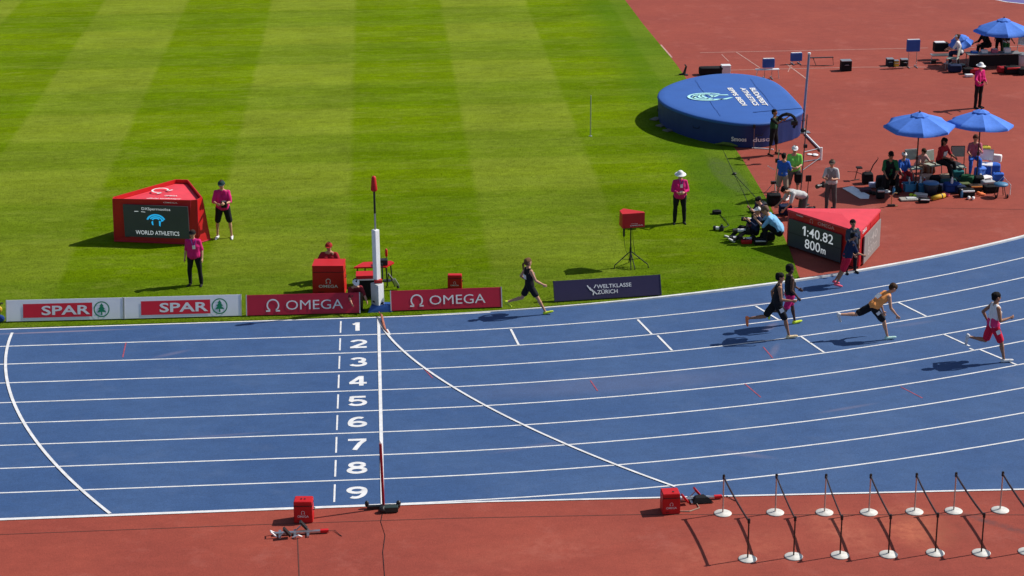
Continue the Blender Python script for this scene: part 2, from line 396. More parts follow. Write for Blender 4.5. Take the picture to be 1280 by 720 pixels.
def digit_mesh(ch, cx, cy, wd, ht, z, th=.20):
    vs = []; fs = []
    for q, st_ in enumerate(DIG[ch]):
        v, _, f = strip2([(a*wd, b*ht) for a, b in st_], th*.53, 0); k = len(vs)
        vs += [(cx+a-.5*wd, cy+b-.5*ht, z+q*.0012) for a, b, _ in v]; fs += [tuple(i+k for i in t) for t in f]
    return vs, [], fs
for k in range(9):
    ww = .34 if k == 0 else .42
    tag(obj('lane_number', digit_mesh(k+1, -.50-(.03 if k == 0 else 0), -(k+.5)*LW-.01, ww, .60, .0095), LINE), kind='structure')
# faint chalk lines in the red area behind
CH = mat('worn_white_line', (.48, .27, .23), .8, .25, 4)
for pts, wd in (([(875, 66), (1160, 60)], .05), ([(905, 88), (1080, 84), (1160, 84)], .05), ([(983, 80), (1010, 100)], .05), ([(826, 56), (840, 72)], .07), ([(920, 65), (950, 85)], .04), ([(1190, 60), (1280, 58)], .05), ([(902, 68), (911, 77)], .03), ([(996, 66), (985, 90)], .03)):
    pl('zone_line', [g(*p) for p in pts], wd, .006, CH)
SEAM = mat('dark_seam', (.10, .030, .022), .8, .2, 5)
pl('rubber_seam', [(-30, -11.68), (-2.4, -11.68), (1.3, -11.72), (5.1, -11.88), (12.6, -12.55), (20, -13.1)], .022, .004, SEAM)
pl('rubber_seam', [g(372, 672), g(374, 720), g(376, 800)], .022, .0045, SEAM)
pl('rubber_seam', [g(1280, 262), g(1168, 260), g(1120, 262)], .02, .004, SEAM)
# distant blue runway corner with its white edge, top right
x, y = g(1262, 3)
bm = B(); prism(bm, [g(1240, -1), g(1258, 2.5), g(1281, 5), (g(1400, 14)), g(1500, -60), g(1250, -60)], .001, .005); tag(obj('blue_sector', bm, mat('lilac_blue_rubber', (.12, .10, .30), .8)), kind='structure')
pl('zone_line', [g(1236, -2), g(1258, 2.5), g(1281, 5), g(1400, 14)], .09, .009, WHITE)

# ------------------------------------------------------------------ people
import numpy as np
_b = bmesh.new(); bmesh.ops.create_icosphere(_b, subdivisions=2, radius=1)
ICO_V = np.array([v.co[:] for v in _b.verts]); ICO_F = np.array([[v.index for v in f.verts] for f in _b.faces]); _b.free()
def capsule_mesh(caps):
    """union of tapered capsules as one mesh, ready for remeshing"""
    V = []; F = []
    for k, (p0, p1, r0, r1) in enumerate(caps):
        d = Vector(p1)-Vector(p0); q = np.array(d.to_track_quat('Z', 'Y').to_matrix()) if d.length > 1e-6 else np.eye(3)
        w_ = ICO_V @ q.T; top = (ICO_V[:, 2] > 1e-5)[:, None]
        V.append(np.where(top, np.array(p1)+w_*r1, np.array(p0)+w_*r0)); F.append(ICO_F+k*len(ICO_V))
    V = np.concatenate(V); F = np.concatenate(F)
    me = bpy.data.meshes.new('tmp'); me.vertices.add(len(V)); me.vertices.foreach_set('co', V.ravel())
    me.loops.add(F.size); me.loops.foreach_set('vertex_index', F.ravel().astype(np.int32))
    me.polygons.add(len(F)); me.polygons.foreach_set('loop_start', np.arange(0, F.size, 3, dtype=np.int32))
    me.update(calc_edges=True); return me
def skin(name, caps, m, parent, vox=.011, fold=0., fs=9., smooth=4, keep=None):
    me = capsule_mesh(caps)
    o = bpy.data.objects.new('tmp', me); TMP.collection.objects.link(o)
    md = o.modifiers.new('r', 'REMESH'); md.mode = 'VOXEL'; md.voxel_size = vox; md.use_smooth_shade = True
    if smooth:
        ms = o.modifiers.new('s', 'SMOOTH'); ms.factor = .5; ms.iterations = smooth
    dg = tmp_graph()
    e = bpy.data.meshes.new_from_object(o.evaluated_get(dg))
    bpy.data.objects.remove(o); bpy.data.meshes.remove(me)
    if fold:
        sd_ = random.random()*50
        for v in e.vertices:
            k = noise.noise(Vector((v.co.x*fs+sd_, v.co.y*fs, v.co.z*fs*.55)))
            v.co += v.normal*k*fold
    e.materials.clear(); e.materials.append(m); e.name = name
    e.polygons.foreach_set('use_smooth', [True]*len(e.polygons))
    r = bpy.data.objects.new(name, e); COL.objects.link(r); r.parent = parent
    return r
def person(label, at, face, H=1.68, lean=0., twist=0., tilt=0., hip=(0, 0), knee=(2, 2), abd=(6, 6), sh=(5, 5), sab=(10, 10), el=(15, 15), inn=(0, 0),
           head=0., hyaw=0., skinm=None, top=None, waist=None, sleeve=.45, bottom=None, legs=.5, shoe=None, hair='short', hairm=None, cap=None, capm=None,
           anchor='mid', group=None, vest=None, bib=None, toe=(0, 0), wide=1., shirt_name='shirt', z=0., hemdrop=.0, seat=False):
    """index 0 = left, 1 = right; angles in degrees; face = heading in degrees in the ground plane"""
    skinm = skinm or SKIN; s = H/1.75
    D = radians
    def rot(v, a): return Vector((v.x*cos(a)-v.y*sin(a), v.x*sin(a)+v.y*cos(a), v.z))
    P = Vector((0, 0, 0)); u = Vector((sin(D(lean)), sin(D(tilt)), cos(D(lean)))).normalized()
    lat = Vector((0, 1, 0)); lt = rot(lat, D(twist)); lt = (lt-u*lt.dot(u)).normalized(); fw = lt.cross(u).normalized()
    C = P+u*.30*s; N = P+u*.50*s
    body = []; W = wide
    for sg in (-1, 1):
        body += [(P+lat*sg*.065*s*W, P+u*.16*s+lat*sg*.058*s*W, .100*s*W, .092*s*W), (P+u*.16*s+lat*sg*.055*s*W, C+lt*sg*.075*s*W, .092*s*W, .098*s*W), (C+lt*sg*.075*s*W, P+u*.43*s+lt*sg*.115*s, .098*s*W, .068*s)]
    body += [(N-u*.04*s, N+u*.06*s, .068*s, .056*s)]
    for sg in (-1, 1): body += [(P+u*.45*s+lt*sg*.12*s, N+u*.005*s+lt*sg*.02*s, .050*s, .045*s)]
    hu = (u*.5+Vector((sin(D(head)), 0, cos(D(head))))*.6).normalized() if head is not None else u
    hf = rot(fw, D(hyaw)); hf = (hf-hu*hf.dot(hu)).normalized(); hl = hu.cross(hf)
    Hc = N+u*.030*s+hu*.128*s
    body += [(Hc-hu*.045*s+hf*.022*s, Hc+hu*.028*s-hf*.004*s, .066*s, .090*s), (Hc+hu*.03*s-hf*.03*s, Hc+hu*.03*s+hf*.012*s, .082*s, .082*s),
             (Hc+hf*.085*s+hu*.012*s, Hc+hf*.102*s-hu*.016*s, .012*s, .016*s), (Hc-hu*.07*s+hf*.045*s, Hc-hu*.075*s+hf*.06*s, .035*s, .026*s)]
    for sg in (-1, 1): body += [(Hc+hl*sg*.082*s+hu*.014*s, Hc+hl*sg*.084*s-hu*.014*s, .017*s, .014*s)]
    # arms
    arms = []
    for i, sg in ((0, 1), (1, -1)):
        S = P+u*.44*s+lt*sg*.165*s*(.6+.4*W)
        a = D(sh[i]+lean*.0); d = (fw*0+rot(Vector((sin(a), 0, -cos(a))), D(twist))+lt*sg*sin(D(sab[i]))).normalized()
        E = S+d*.285*s
        b = a+D(el[i]); d2 = (rot(Vector((sin(b), 0, -cos(b))), D(twist))-lt*sg*sin(D(inn[i]))).normalized()
        Wp = E+d2*.25*s; arms.append((S, E, Wp, d, d2, sg))
        body += [(P+u*.44*s+lt*sg*.10*s, S, .062*s, .058*s), (S, E, .052*s, .040*s), (E, E+d2*.09*s, .040*s, .039*s), (E+d2*.07*s, Wp, .039*s, .025*s)]
        pn = (lt*sg-d2*(lt*sg).dot(d2)).normalized(); ac = d2.cross(pn).normalized()      # pn: normal of the palm, ac: across
        if sg*ac.z > 0 and False: ac = -ac
        K = Wp+d2*.085*s
        body += [(Wp, K+ac*.018*s, .024*s, .019*s), (Wp, K-ac*.018*s, .024*s, .019*s)]
        cu = .35 if el[i] < 60 else .9
        for j, (o_, ln) in enumerate(((.030, .062), (.010, .075), (-.011, .070), (-.031, .052))):
            k0 = K+ac*o_*s; k1 = k0+(d2*cos(cu*.5)-pn*sin(cu*.5)).normalized()*ln*.55*s; k2 = k1+(d2*cos(cu*1.6)-pn*sin(cu*1.6)).normalized()*ln*.5*s
            body += [(k0, k1, .0105*s, .0095*s), (k1, k2, .0095*s, .0085*s)]
        t0 = Wp+d2*.03*s+ac*.02*s; t1 = t0+(d2*.7+ac*.75-pn*.25).normalized()*.05*s
        body += [(t0, t1, .013*s, .0105*s), (t1, t1+(d2*.95+ac*.2-pn*.3).normalized()*.03*s, .0105*s, .009*s)]
    lg = []
    for i, sg in ((0, 1), (1, -1)):
        h0 = P+lat*sg*.088*s*W-Vector((0, 0, .02*s)); a = D(hip[i]); d = (Vector((sin(a), 0, -cos(a)))+lat*sg*sin(D(abd[i]))).normalized()
        K = h0+d*.42*s; b = a-D(knee[i]); d2 = (Vector((sin(b), 0, -cos(b)))+lat*sg*sin(D(abd[i]))*.35).normalized()
        A = K+d2*.41*s; ft = D(toe[i])+b*.55
        fd = (Vector((cos(ft), 0, sin(ft)*1.0))+lat*sg*.15).normalized()
        if knee[i] > 60 and hip[i] < 45: fd = (Vector((cos(b*.9+D(toe[i])), 0, sin(b*.9+D(toe[i]))))).normalized()
        dn = (d2-fd*d2.dot(fd)).normalized()
        heel = A+dn*.045*s-fd*.035*s; ball = A+dn*.055*s+fd*.135*s
        body += [(h0, h0+d*.2*s, .088*s*W, .076*s), (h0+d*.2*s, K, .076*s, .052*s), (K, A, .050*s, .033*s), (K+d2*.09*s-(-d2).cross(lat).normalized()*.0, K+d2*.17*s, .052*s, .046*s), (A, heel, .034*s, .032*s), (heel, ball, .032*s, .026*s), (ball, ball+fd*.05*s, .026*s, .018*s)]
        calf = (Vector((-cos(b), 0, -sin(b))))
        body += [(K+d2*.08*s+calf*.018*s, K+d2*.2*s+calf*.014*s, .043*s, .038*s)]
        lg.append((h0, K, A, d, d2, heel, ball, fd, sg))
    zs = [min(c[0].z-c[2], c[1].z-c[3]) for c in body]; zmin = min(zs)
    if shoe: zmin -= .010
    if anchor == 'L': ax = lg[0][6]
    elif anchor == 'R': ax = lg[1][6]
    elif anchor == 'hip': ax = P
    else: ax = (lg[0][2]+lg[1][2])/2
    off = Vector((-ax.x, -ax.y, -zmin))
    T = lambda caps: [(a+off, b+off, r0, r1) for a, b, r0, r1 in caps]
    root = thing('person', label, 'person', (at[0], at[1], z), D(face), group)
    skin('body', T(body), skinm, root, (.0115 if at[1] < 1.5 else .0135)*max(s, .9), smooth=2)
    g_ = .016*s
    if top:
        c = []
        for sg in (-1, 1):
            c += [(P-u*hemdrop*s+lat*sg*.07*s*W+u*.03*s, P+u*.16*s+lat*sg*.062*s*W, .106*s*W+g_, .098*s*W+g_), (P+u*.16*s+lat*sg*.06*s*W, C+lt*sg*.078*s*W, .098*s*W+g_, .100*s*W+g_*.8), (C+lt*sg*.078*s*W, P+u*.425*s+lt*sg*.11*s, .100*s*W+g_*.8, .070*s+g_*.6)]
        c += [(N-u*.075*s, N-u*.03*s, .078*s, .070*s)]+[(P+u*.45*s+lt*sg*.12*s, N-u*.012*s+lt*sg*.035*s, .056*s, .050*s) for sg in (-1, 1)]
        for S, E, Wp, d, d2, sg in arms:
            if sleeve > 0:
                c += [(P+u*.43*s+lt*sg*.10*s, S, .066*s+g_*.5, .062*s+g_*.5), (S, S+d*.285*s*min(1, sleeve*2), .060*s+g_*.4, .052*s+g_*.6)]
                if sleeve > .5: c += [(E, E+d2*.25*s*(sleeve*2-1), .046*s+g_*.6, .034*s+g_*.5)]
            else: c += [(P+u*.38*s+lt*sg*.10*s, P+u*.46*s+lt*sg*.085*s, .06*s, .045*s)]
        skin(shirt_name, T(c), top, root, .015, fold=.016, smooth=3)
    if waist:
        c = []
        for sg in (-1, 1): c += [(P+lat*sg*.07*s*W+u*.03*s, P+u*.13*s+lat*sg*.062*s*W, .106*s*W+g_*1.5, .098*s*W+g_*1.5)]
        skin('lower_top', T(c), waist, root, .015, fold=.010, smooth=3)
    if vest:
        c = []
        for sg in (-1, 1): c += [(P+u*.12*s+lat*sg*.062*s, C+lt*sg*.08*s, .125*s, .125*s), (C+lt*sg*.08*s, P+u*.42*s+lt*sg*.10*s, .125*s, .085*s)]
        skin('vest', T(c), vest, root, .014, fold=.014, smooth=3)
    if bottom:
        c = []
        for h0, K, A, d, d2, heel, ball, fd, sg in lg:
            c += [(P+u*.05*s+lat*sg*.066*s*W, h0, .100*s*W+g_*.7, .092*s*W+g_*.9)]
            if legs <= .5: c += [(h0, h0+d*.42*s*legs*2*.86, .090*s*W+g_, .078*s+g_*1.3)]
            else: c += [(h0, K, .090*s*W+g_, .060*s+g_), (K, K+(A-K)*((legs-.5)*2*.98), .058*s+g_, .044*s+g_*1.1)]
        skin('shorts' if legs <= .5 else 'trousers', T(c), bottom, root, .015, fold=.014, smooth=3)
    if shoe:
        for qi, (h0, K, A, d, d2, heel, ball, fd, sg) in enumerate(lg):
            skin('shoe', T([(A+(heel-A)*.45, heel, .042*s, .044*s), (heel, ball, .044*s, .038*s), (ball, ball+fd*.062*s, .038*s, .027*s)]), shoe[qi] if isinstance(shoe, tuple) else shoe, root, .011, smooth=2)
    hm = hairm or BROWNH; HH = Hc+off
    if hair:
        c = [(HH+hu*.045*s-hf*.040*s, HH+hu*.052*s+hf*.006*s, .090*s, .087*s), (HH-hu*.01*s-hf*.05*s, HH+hu*.04*s-hf*.05*s, .070*s, .085*s)]
        if hair == 'long': c += [(HH-hf*.075*s, HH-hf*.08*s-Vector((0, 0, .20*s)), .065*s, .045*s)]+[(HH-hf*.03*s+hl*q*.06*s, HH-hf*.05*s+hl*q*.06*s-Vector((0, 0, .16*s)), .04*s, .03*s) for q in (-1, 1)]
        if hair == 'pony': c += [(HH-hf*.11*s+hu*.03*s, HH-hf*.17*s-hu*.02*s, .032*s, .036*s), (HH-hf*.17*s-hu*.02*s, HH-hf*.17*s-Vector((0, 0, .17*s)), .036*s, .015*s)]
        if hair == 'bun': c += [(HH-hf*.12*s+hu*.05*s, HH-hf*.14*s+hu*.06*s, .045*s, .04*s)]
        if hair == 'afro': c += [(HH+hu*.06*s-hf*.03*s, HH+hu*.07*s-hf*.01*s, .104*s, .10*s)]
        skin('hair', c, hm, root, .013, fold=.010, fs=22, smooth=1)
    if cap:
        b_ = B(); Q = Matrix((hf, hl, hu)).transposed().to_4x4(); Q.translation = HH+hu*.05*s
        if cap == 'sun':
            pr = [(.001, .098), (.05, .092), (.088, .06), (.100, .012), (.135, -.004), (.172, -.018), (.178, -.026), (.135, -.014), (.10, .0), (.09, -.01)]
        else: pr = [(.001, .078), (.05, .066), (.085, .038), (.101, 0), (.102, -.02), (.09, -.022)]
        pr = [(a*s*1.03, z_*s*1.05) for a, z_ in pr]; lathe(b_, pr, 20)
        bmesh.ops.transform(b_, matrix=Q, verts=b_.verts[:])
        hat = obj('hat' if cap == 'sun' else 'cap', b_, capm or WHITE, root, True)
        if cap == 'cap':
            b_ = B(); vs = []
            for k in range(9):
                a = radians(-60+15*k); vs.append((.098*cos(a)*s, .098*sin(a)*s))
            for k in range(9):
                a = radians(60-15*k); vs.append(((.115+.055*cos(a)**.8)*cos(a)*s if abs(a) < 1.5 else .1*s, (.105)*sin(a)*s))
            prism(b_, vs, -.018*s, -.006*s); bmesh.ops.transform(b_, matrix=Q, verts=b_.verts[:])
            obj('cap_brim', b_, capm or WHITE, hat)
    for sg in (-1, 1):
        obj('eye', ell(B(), HH+hf*.080*s+hl*sg*.033*s+hu*.014*s, (.012*s, .014*s, .008*s), 1), EYE, root)
    obj('mouth', ell(B(), HH+hf*.084*s-hu*.048*s, (.012*s, .022*s, .007*s), 1), LIP, root)
    if bib:
        for q, o_ in bib:      # flat number sheets: (front +1 / back -1 / hip 0, size)
            if q == 0:
                h0, K, A, d, *_ = lg[1]; ctr = h0+off+d*.10*s-lat*.122*s; rr, uu = d.cross(lat).normalized(), -d; nn = -lat
            else: ctr = C+off+fw*q*.128*s-u*.03*s; rr, uu, nn = lt, u, fw*q
            vs = []; 
            for sgn in (0, .006):
                for a, b in ((-1, -1), (1, -1), (1, 1), (-1, 1)): vs.append(tuple(ctr+rr*a*o_[0]*s+uu*b*o_[1]*s+nn*sgn))
            obj('race_number', (vs, [], [(0, 1, 2, 3), (4, 5, 6, 7), (0, 1, 5, 4), (1, 2, 6, 5), (2, 3, 7, 6), (3, 0, 4, 7)]), WHITE, root)
    return root, arms, off

BLK_SINGLET = fab('black_singlet', (.014, .014, .018)); ORG = fab('orange_singlet', (.95, .36, .10)); REDS = fab('red_running_shorts', (.62, .015, .05)); WSING = fab('white_singlet', (.78, .76, .76))
NAVY = fab('navy_cloth', (.015, .025, .07)); GRN = fab('lime_green_shirt', (.20, .68, .10)); DKGRN = fab('dark_green_shirt', (.02, .14, .05)); LBLUE = fab('light_blue_shirt', (.22, .50, .78)); LGREY = fab('pale_grey_shirt', (.50, .51, .50))
BLUS = fab('blue_shirt', (.03, .12, .50)); KHAKI = fab('grey_trousers', (.09, .085, .085)); VESTG = fab('grey_vest', (.26, .24, .23)); REDT = fab('red_shirt', (.38, .02, .03)); PINKT = fab('dusty_pink_shirt', (.45, .12, .18)); GREYS = fab('grey_shorts', (.14, .14, .13))
DARKT = fab('dark_track_top', (.045, .055, .075)); MAGB = fab('pink_shorts', (.60, .02, .16))
# runners
person('blonde runner in black singlet and shorts running past the end of the red board', g(688, 393), 8, 1.62, lean=-3, hip=(-26, 31), knee=(52, 4), sh=(-25, 20), sab=(25, 22), el=(75, 38), twist=12, hyaw=10, skinm=SKIN, top=BLK_SINGLET, sleeve=0, bottom=BLK_SINGLET, legs=.36, shoe=SHOEY, hair='pony', hairm=fab('dark_blonde_hair', (.15, .08, .035)), anchor='R', bib=[(1, (.10, .08)), (-1, (.09, .06))])
person('runner in black singlet and black shorts with orange shoes, right leg forward', g(993, 423), 10, 1.76, lean=6, hip=(-36, 26), knee=(52, 12), sh=(-35, 8), sab=(22, 14), el=(42, 78), twist=-18, skinm=SKINT, top=BLK_SINGLET, sleeve=0, bottom=BLACK, legs=.46, shoe=(SHOEO, fab('pale_peach_shoe_fabric', (.80, .62, .36))), hair='short', hairm=BLACKH, anchor='R', toe=(-30, 0), bib=[(0, (.05, .05)), (1, (.10, .07))])
person('dark skinned runner in black top and pink shorts half hidden behind the runner in black', g(999, 404), 10, 1.68, lean=-1, hip=(20, -22), knee=(8, 72), sh=(25, -10), sab=(12, 22), el=(30, 50), skinm=SKIND, top=BLK_SINGLET, sleeve=0, bottom=MAGB, legs=.40, shoe=SHOEY, hair='afro', hairm=BLACKH, anchor='L', bib=[(1, (.09, .06))])
person('runner in orange singlet and black shorts leaning far forward with one leg stretched back', g(1116, 424.5), 8, 1.74, lean=50, hip=(-62, 37), knee=(32, 22), sh=(-10, 8), sab=(18, 10), el=(30, 32), head=35, skinm=SKIN, top=ORG, sleeve=0, bottom=BLK_SINGLET, legs=.45, shoe=(SHOEW, fab('pale_mint_shoe_fabric', (.5, .75, .68))), hair='short', hairm=BROWNH, anchor='R', toe=(-15, 0), bib=[(0, (.05, .04)), (-1, (.10, .07))])
person('runner in white and pink singlet and red shorts at the right edge', g(1262, 453), 6, 1.80, lean=3, hip=(-14, 24), knee=(92, 12), sh=(-42, 8), sab=(20, 14), el=(70, 92), inn=(0, 12), skinm=SKINT, top=WSING, waist=fab('pink_red_cloth', (.72, .04, .16)), sleeve=0, bottom=REDS, legs=.46, shoe=SHOEW, hair='short', hairm=BLACKH, anchor='R', bib=[(0, (.05, .05)), (1, (.10, .07))])
person('athlete in dark top and red shorts stooping on lane one before the scoreboard', g(1050, 360), 15, 1.52, lean=16, hip=(-6, -26), knee=(30, 4), sh=(12, 20), sab=(12, 12), el=(30, 45), inn=(0, 10), head=30, skinm=SKINT, top=NAVY, sleeve=.4, bottom=REDS, legs=.5, shoe=SHOEP, hair='short', hairm=BLACKH, cap='cap', capm=NAVY, anchor='R')
person('person in dark short sleeved top standing against the red scoreboard corner', g(1063, 341), -75, 1.52, sh=(5, 8), el=(20, 25), inn=(10, 10), skinm=SKINT, top=DARKT, sleeve=.45, bottom=BLACK, legs=1, shoe=SHOEB, hair='short', hairm=BLACKH)
# officials in magenta
person('official in magenta shirt and black shorts standing beside the turf display screen', g(281, 298), -95, 1.76, sh=(18, 18), sab=(14, 14), el=(75, 75), inn=(35, 35), abd=(11, 11), head=14, top=PINK, sleeve=.48, hemdrop=.03, bottom=BLACK, legs=.5, shoe=SHOEW, hair='short', cap='cap', capm=fab('dark_green_cap', (.02, .05, .05)), wide=1.08)
person('official in magenta shirt and long black trousers in front of the turf display screen', g(245, 357), -100, 1.58, sh=(-10, -10), sab=(14, 14), el=(35, 35), inn=(-5, -5), abd=(7, 7), head=5, top=PINK, sleeve=.48, hemdrop=.03, bottom=BLACK, legs=1, shoe=SHOEB, hair='short', cap='cap', capm=BLACK, wide=1.12)
person('official in magenta jacket and white sun hat standing alone on the turf', g(849, 279.5), -92, 1.62, sh=(8, 8), sab=(13, 13), el=(78, 78), inn=(38, 38), abd=(5, 5), head=22, top=PINK, sleeve=.9, hemdrop=.05, bottom=BLACK, legs=1, shoe=SHOEB, hair='short', cap='sun', capm=WHITE, wide=1.14)
person('official in magenta jacket and white sun hat standing before the far parasol', g(1221.5, 135), -60, 1.66, sh=(8, 20), sab=(10, 30), el=(60, 60), inn=(30, -25), abd=(3, 3), head=15, top=PINK, sleeve=.9, hemdrop=.05, bottom=BLACK, legs=1, shoe=SHOEB, hair='short', cap='sun', capm=WHITE, wide=1.0)
# timing crew by the finish
person('timekeeper in red jacket and red cap sitting behind the red finish desk', g(413, 351), -100, 1.66, hip=(118, 118), knee=(118, 118), sh=(34, 34), sab=(34, 34), el=(50, 50), inn=(24, 24), head=14, top=REDT, sleeve=.9, bottom=BLACK, legs=1, shoe=SHOEB, hair='short', cap='cap', capm=fab('red_cap', (.35, .02, .02)), anchor='hip', z=.03, wide=1.3)
person('crew member in dark red top and white cap crouching behind the red board end', g(443, 385), -75, 1.5, lean=25, hip=(125, 125), knee=(135, 135), sh=(40, 40), sab=(14, 14), el=(30, 30), head=25, top=fab('maroon_shirt', (.22, .02, .03)), sleeve=.45, bottom=fab('brown_trousers', (.10, .06, .04)), legs=1, shoe=SHOEB, hair='short', cap='cap', capm=WHITE, anchor='hip')
# around the high jump
person('photographer in dark clothes holding up a camera ring in front of the blue mat', g(966, 194), -40, 1.56, hip=(4, -4), sh=(75, 70), sab=(22, 22), el=(55, 55), inn=(10, 10), abd=(8, 8), top=BLACK, sleeve=.48, bottom=BLACK, legs=.62, shoe=SHOEB, skinm=SKINT, vest=fab('green_black_vest', (.02, .07, .03)), hair='short', hairm=BLACKH)
person('official in lime green shirt and white cap standing in front of the bar upright', g(991, 247), -95, 1.66, sh=(12, 12), sab=(12, 12), el=(70, 70), inn=(40, 40), abd=(5, 5), head=18, top=GRN, sleeve=.48, bottom=GREYS, legs=.55, shoe=SHOEW, hair='short', cap='cap', capm=WHITE, wide=1.08)
person('helper in blue shirt with back half turned left of the lime green official', g(977, 251), 60, 1.5, sh=(25, 20), sab=(10, 14), el=(45, 55), abd=(7, 7), lean=6, top=BLUS, sleeve=.46, bottom=fab('beige_shorts', (.30, .26, .20)), legs=.5, shoe=SHOEW, hair='short', hairm=BLACKH)
person('photographer in grey vest with a long lens standing on the red surface', g(1037.5, 263.5), -110, 1.60, sh=(20, 30), sab=(12, 16), el=(80, 70), inn=(30, 20), abd=(4, 4), head=15, top=LGREY, sleeve=.47, vest=VESTG, bottom=KHAKI, legs=1, shoe=SHOEB, hair='short', cap='cap', capm=fab('brown_cap', (.12, .09, .07)))
person('photographer in pale grey shirt kneeling bent over behind the scoreboard', g(1004, 272), 190, 1.72, lean=72, hip=(12, 8), knee=(98, 94), sh=(20, 25), sab=(12, 12), el=(25, 25), head=60, top=LGREY, sleeve=.47, bottom=KHAKI, legs=1, shoe=SHOEB, hair='short', hairm=BLACKH, anchor='hip')
person('photographer in light blue shirt sitting on the grass by the left end of the scoreboard', g(973, 303), 170, 1.82, lean=36, hip=(118, 112), knee=(118, 112), abd=(10, 10), sh=(40, 40), sab=(12, 12), el=(95, 95), inn=(16, 16), head=35, top=LBLUE, sleeve=.46, bottom=BLACK, legs=1, shoe=SHOEB, hair='short', hairm=fab('grey_brown_hair', (.16, .10, .07)), anchor='hip', wide=1.38)
person('photographer in navy top with legs stretched towards the grass, leftmost of those sitting', g(943, 299), 195, 1.6, lean=-12, hip=(98, 108), knee=(35, 60), abd=(8, 14), sh=(40, 35), sab=(12, 14), el=(95, 95), inn=(18, 18), head=15, top=NAVY, sleeve=.9, bottom=BLACK, legs=1, shoe=SHOEW, hair='short', cap='cap', capm=WHITE, anchor='hip')
person('photographer in dark clothes lying low between the seated photographers', g(958, 285), 200, 1.6, lean=30, hip=(115, 110), knee=(105, 100), abd=(14, 8), sh=(35, 40), sab=(10, 12), el=(90, 95), inn=(15, 15), head=30, top=fab('navy_plum_cloth', (.05, .03, .07)), sleeve=.9, bottom=BLACK, legs=1, shoe=SHOEB, hair='short', hairm=BLACKH, anchor='hip')
# athletes and helpers under the two near parasols
person('person in dark green top and black trousers crouching left of the near parasols', g(1111, 237), -100, 1.72, vest=BLACK, lean=8, hip=(95, 95), knee=(96, 96), abd=(14, 14), sh=(30, 30), sab=(12, 12), el=(30, 30), inn=(18, 18), head=30, top=DKGRN, sleeve=.47, bottom=BLACK, legs=1, shoe=SHOEB, hair='short', hairm=BLACKH, skinm=SKINT, anchor='hip')
person('small helper in white cap and blue top behind the left parasol pole', g(1128, 231), -80, 1.42, hip=(92, 92), knee=(92, 92), sh=(25, 25), el=(35, 35), top=BLUS, sleeve=.47, bottom=REDT, legs=1, shoe=SHOEW, hair='short', cap='cap', capm=WHITE, anchor='hip')
person('athlete with long dark hair in red shirt sitting between the two near parasols', g(1174, 224), -50, 1.66, lean=10, hip=(88, 84), knee=(70, 58), abd=(8, 8), sh=(35, 30), sab=(10, 14), el=(40, 55), inn=(20, 10), head=14, top=REDT, sleeve=.46, bottom=BLACK, legs=1, shoe=SHOEB, hair='long', hairm=BLACKH, skinm=SKINT, anchor='hip', z=.12, bib=[(1, (.10, .08))])
person('athlete in dusty pink top and blue towel sitting under the right near parasol', g(1216, 220), -100, 1.62, lean=4, hip=(90, 86), knee=(80, 75), abd=(8, 8), sh=(35, 30), sab=(10, 14), el=(90, 55), inn=(20, 10), head=12, top=PINKT, sleeve=.47, bottom=BLUS, legs=.95, shoe=SHOEW, hair='bun', hairm=BROWNH, cap='cap', capm=fab('brown_hat', (.10, .03, .02)), anchor='hip', z=.12)
person('person in pink and brown crouching right behind the left near parasol pole', g(1147, 222), -70, 1.5, lean=25, hip=(100, 100), knee=(100, 100), sh=(50, 50), el=(40, 40), head=35, top=fab('pale_pink_shirt', (.5, .3, .28)), sleeve=.3, bottom=fab('tan_trousers', (.25, .15, .1)), legs=1, shoe=SHOEO, hair='short', anchor='hip')
# the far camp
person('person in white shirt and white cap sitting at the left end of the far table', g(1200, 84), 150, 1.6, lean=18, hip=(88, 85), knee=(85, 80), sh=(30, 30), el=(45, 45), head=20, top=WSING, sleeve=.46, bottom=NAVY, legs=1, shoe=SHOEW, hair='short', cap='cap', capm=WHITE, anchor='hip', z=.08)
person('person in black top sitting bent at the middle of the far table', g(1234, 74), 200, 1.6, lean=30, hip=(88, 85), knee=(85, 80), sh=(35, 30), el=(45, 45), head=30, top=BLACK, sleeve=.8, bottom=BLACK, legs=1, shoe=SHOEB, hair='short', hairm=BLACKH, anchor='hip', z=.08)
person('dark haired person in navy top standing under the far parasol', g(1248, 73), -110, 1.45, sh=(15, 15), el=(40, 40), head=14, top=NAVY, sleeve=.46, bottom=BLACK, legs=1, shoe=SHOEB, hair='short', hairm=BLACKH, skinm=SKIND)
person('person in white and black top standing rightmost under the far parasol', g(1256, 76), -70, 1.4, sh=(15, 35), sab=(10, 30), el=(40, 30), top=WSING, sleeve=.46, vest=BLACK, bottom=DKGRN, legs=1, shoe=SHOEB, hair='short', hairm=BROWNH, skinm=SKINT)

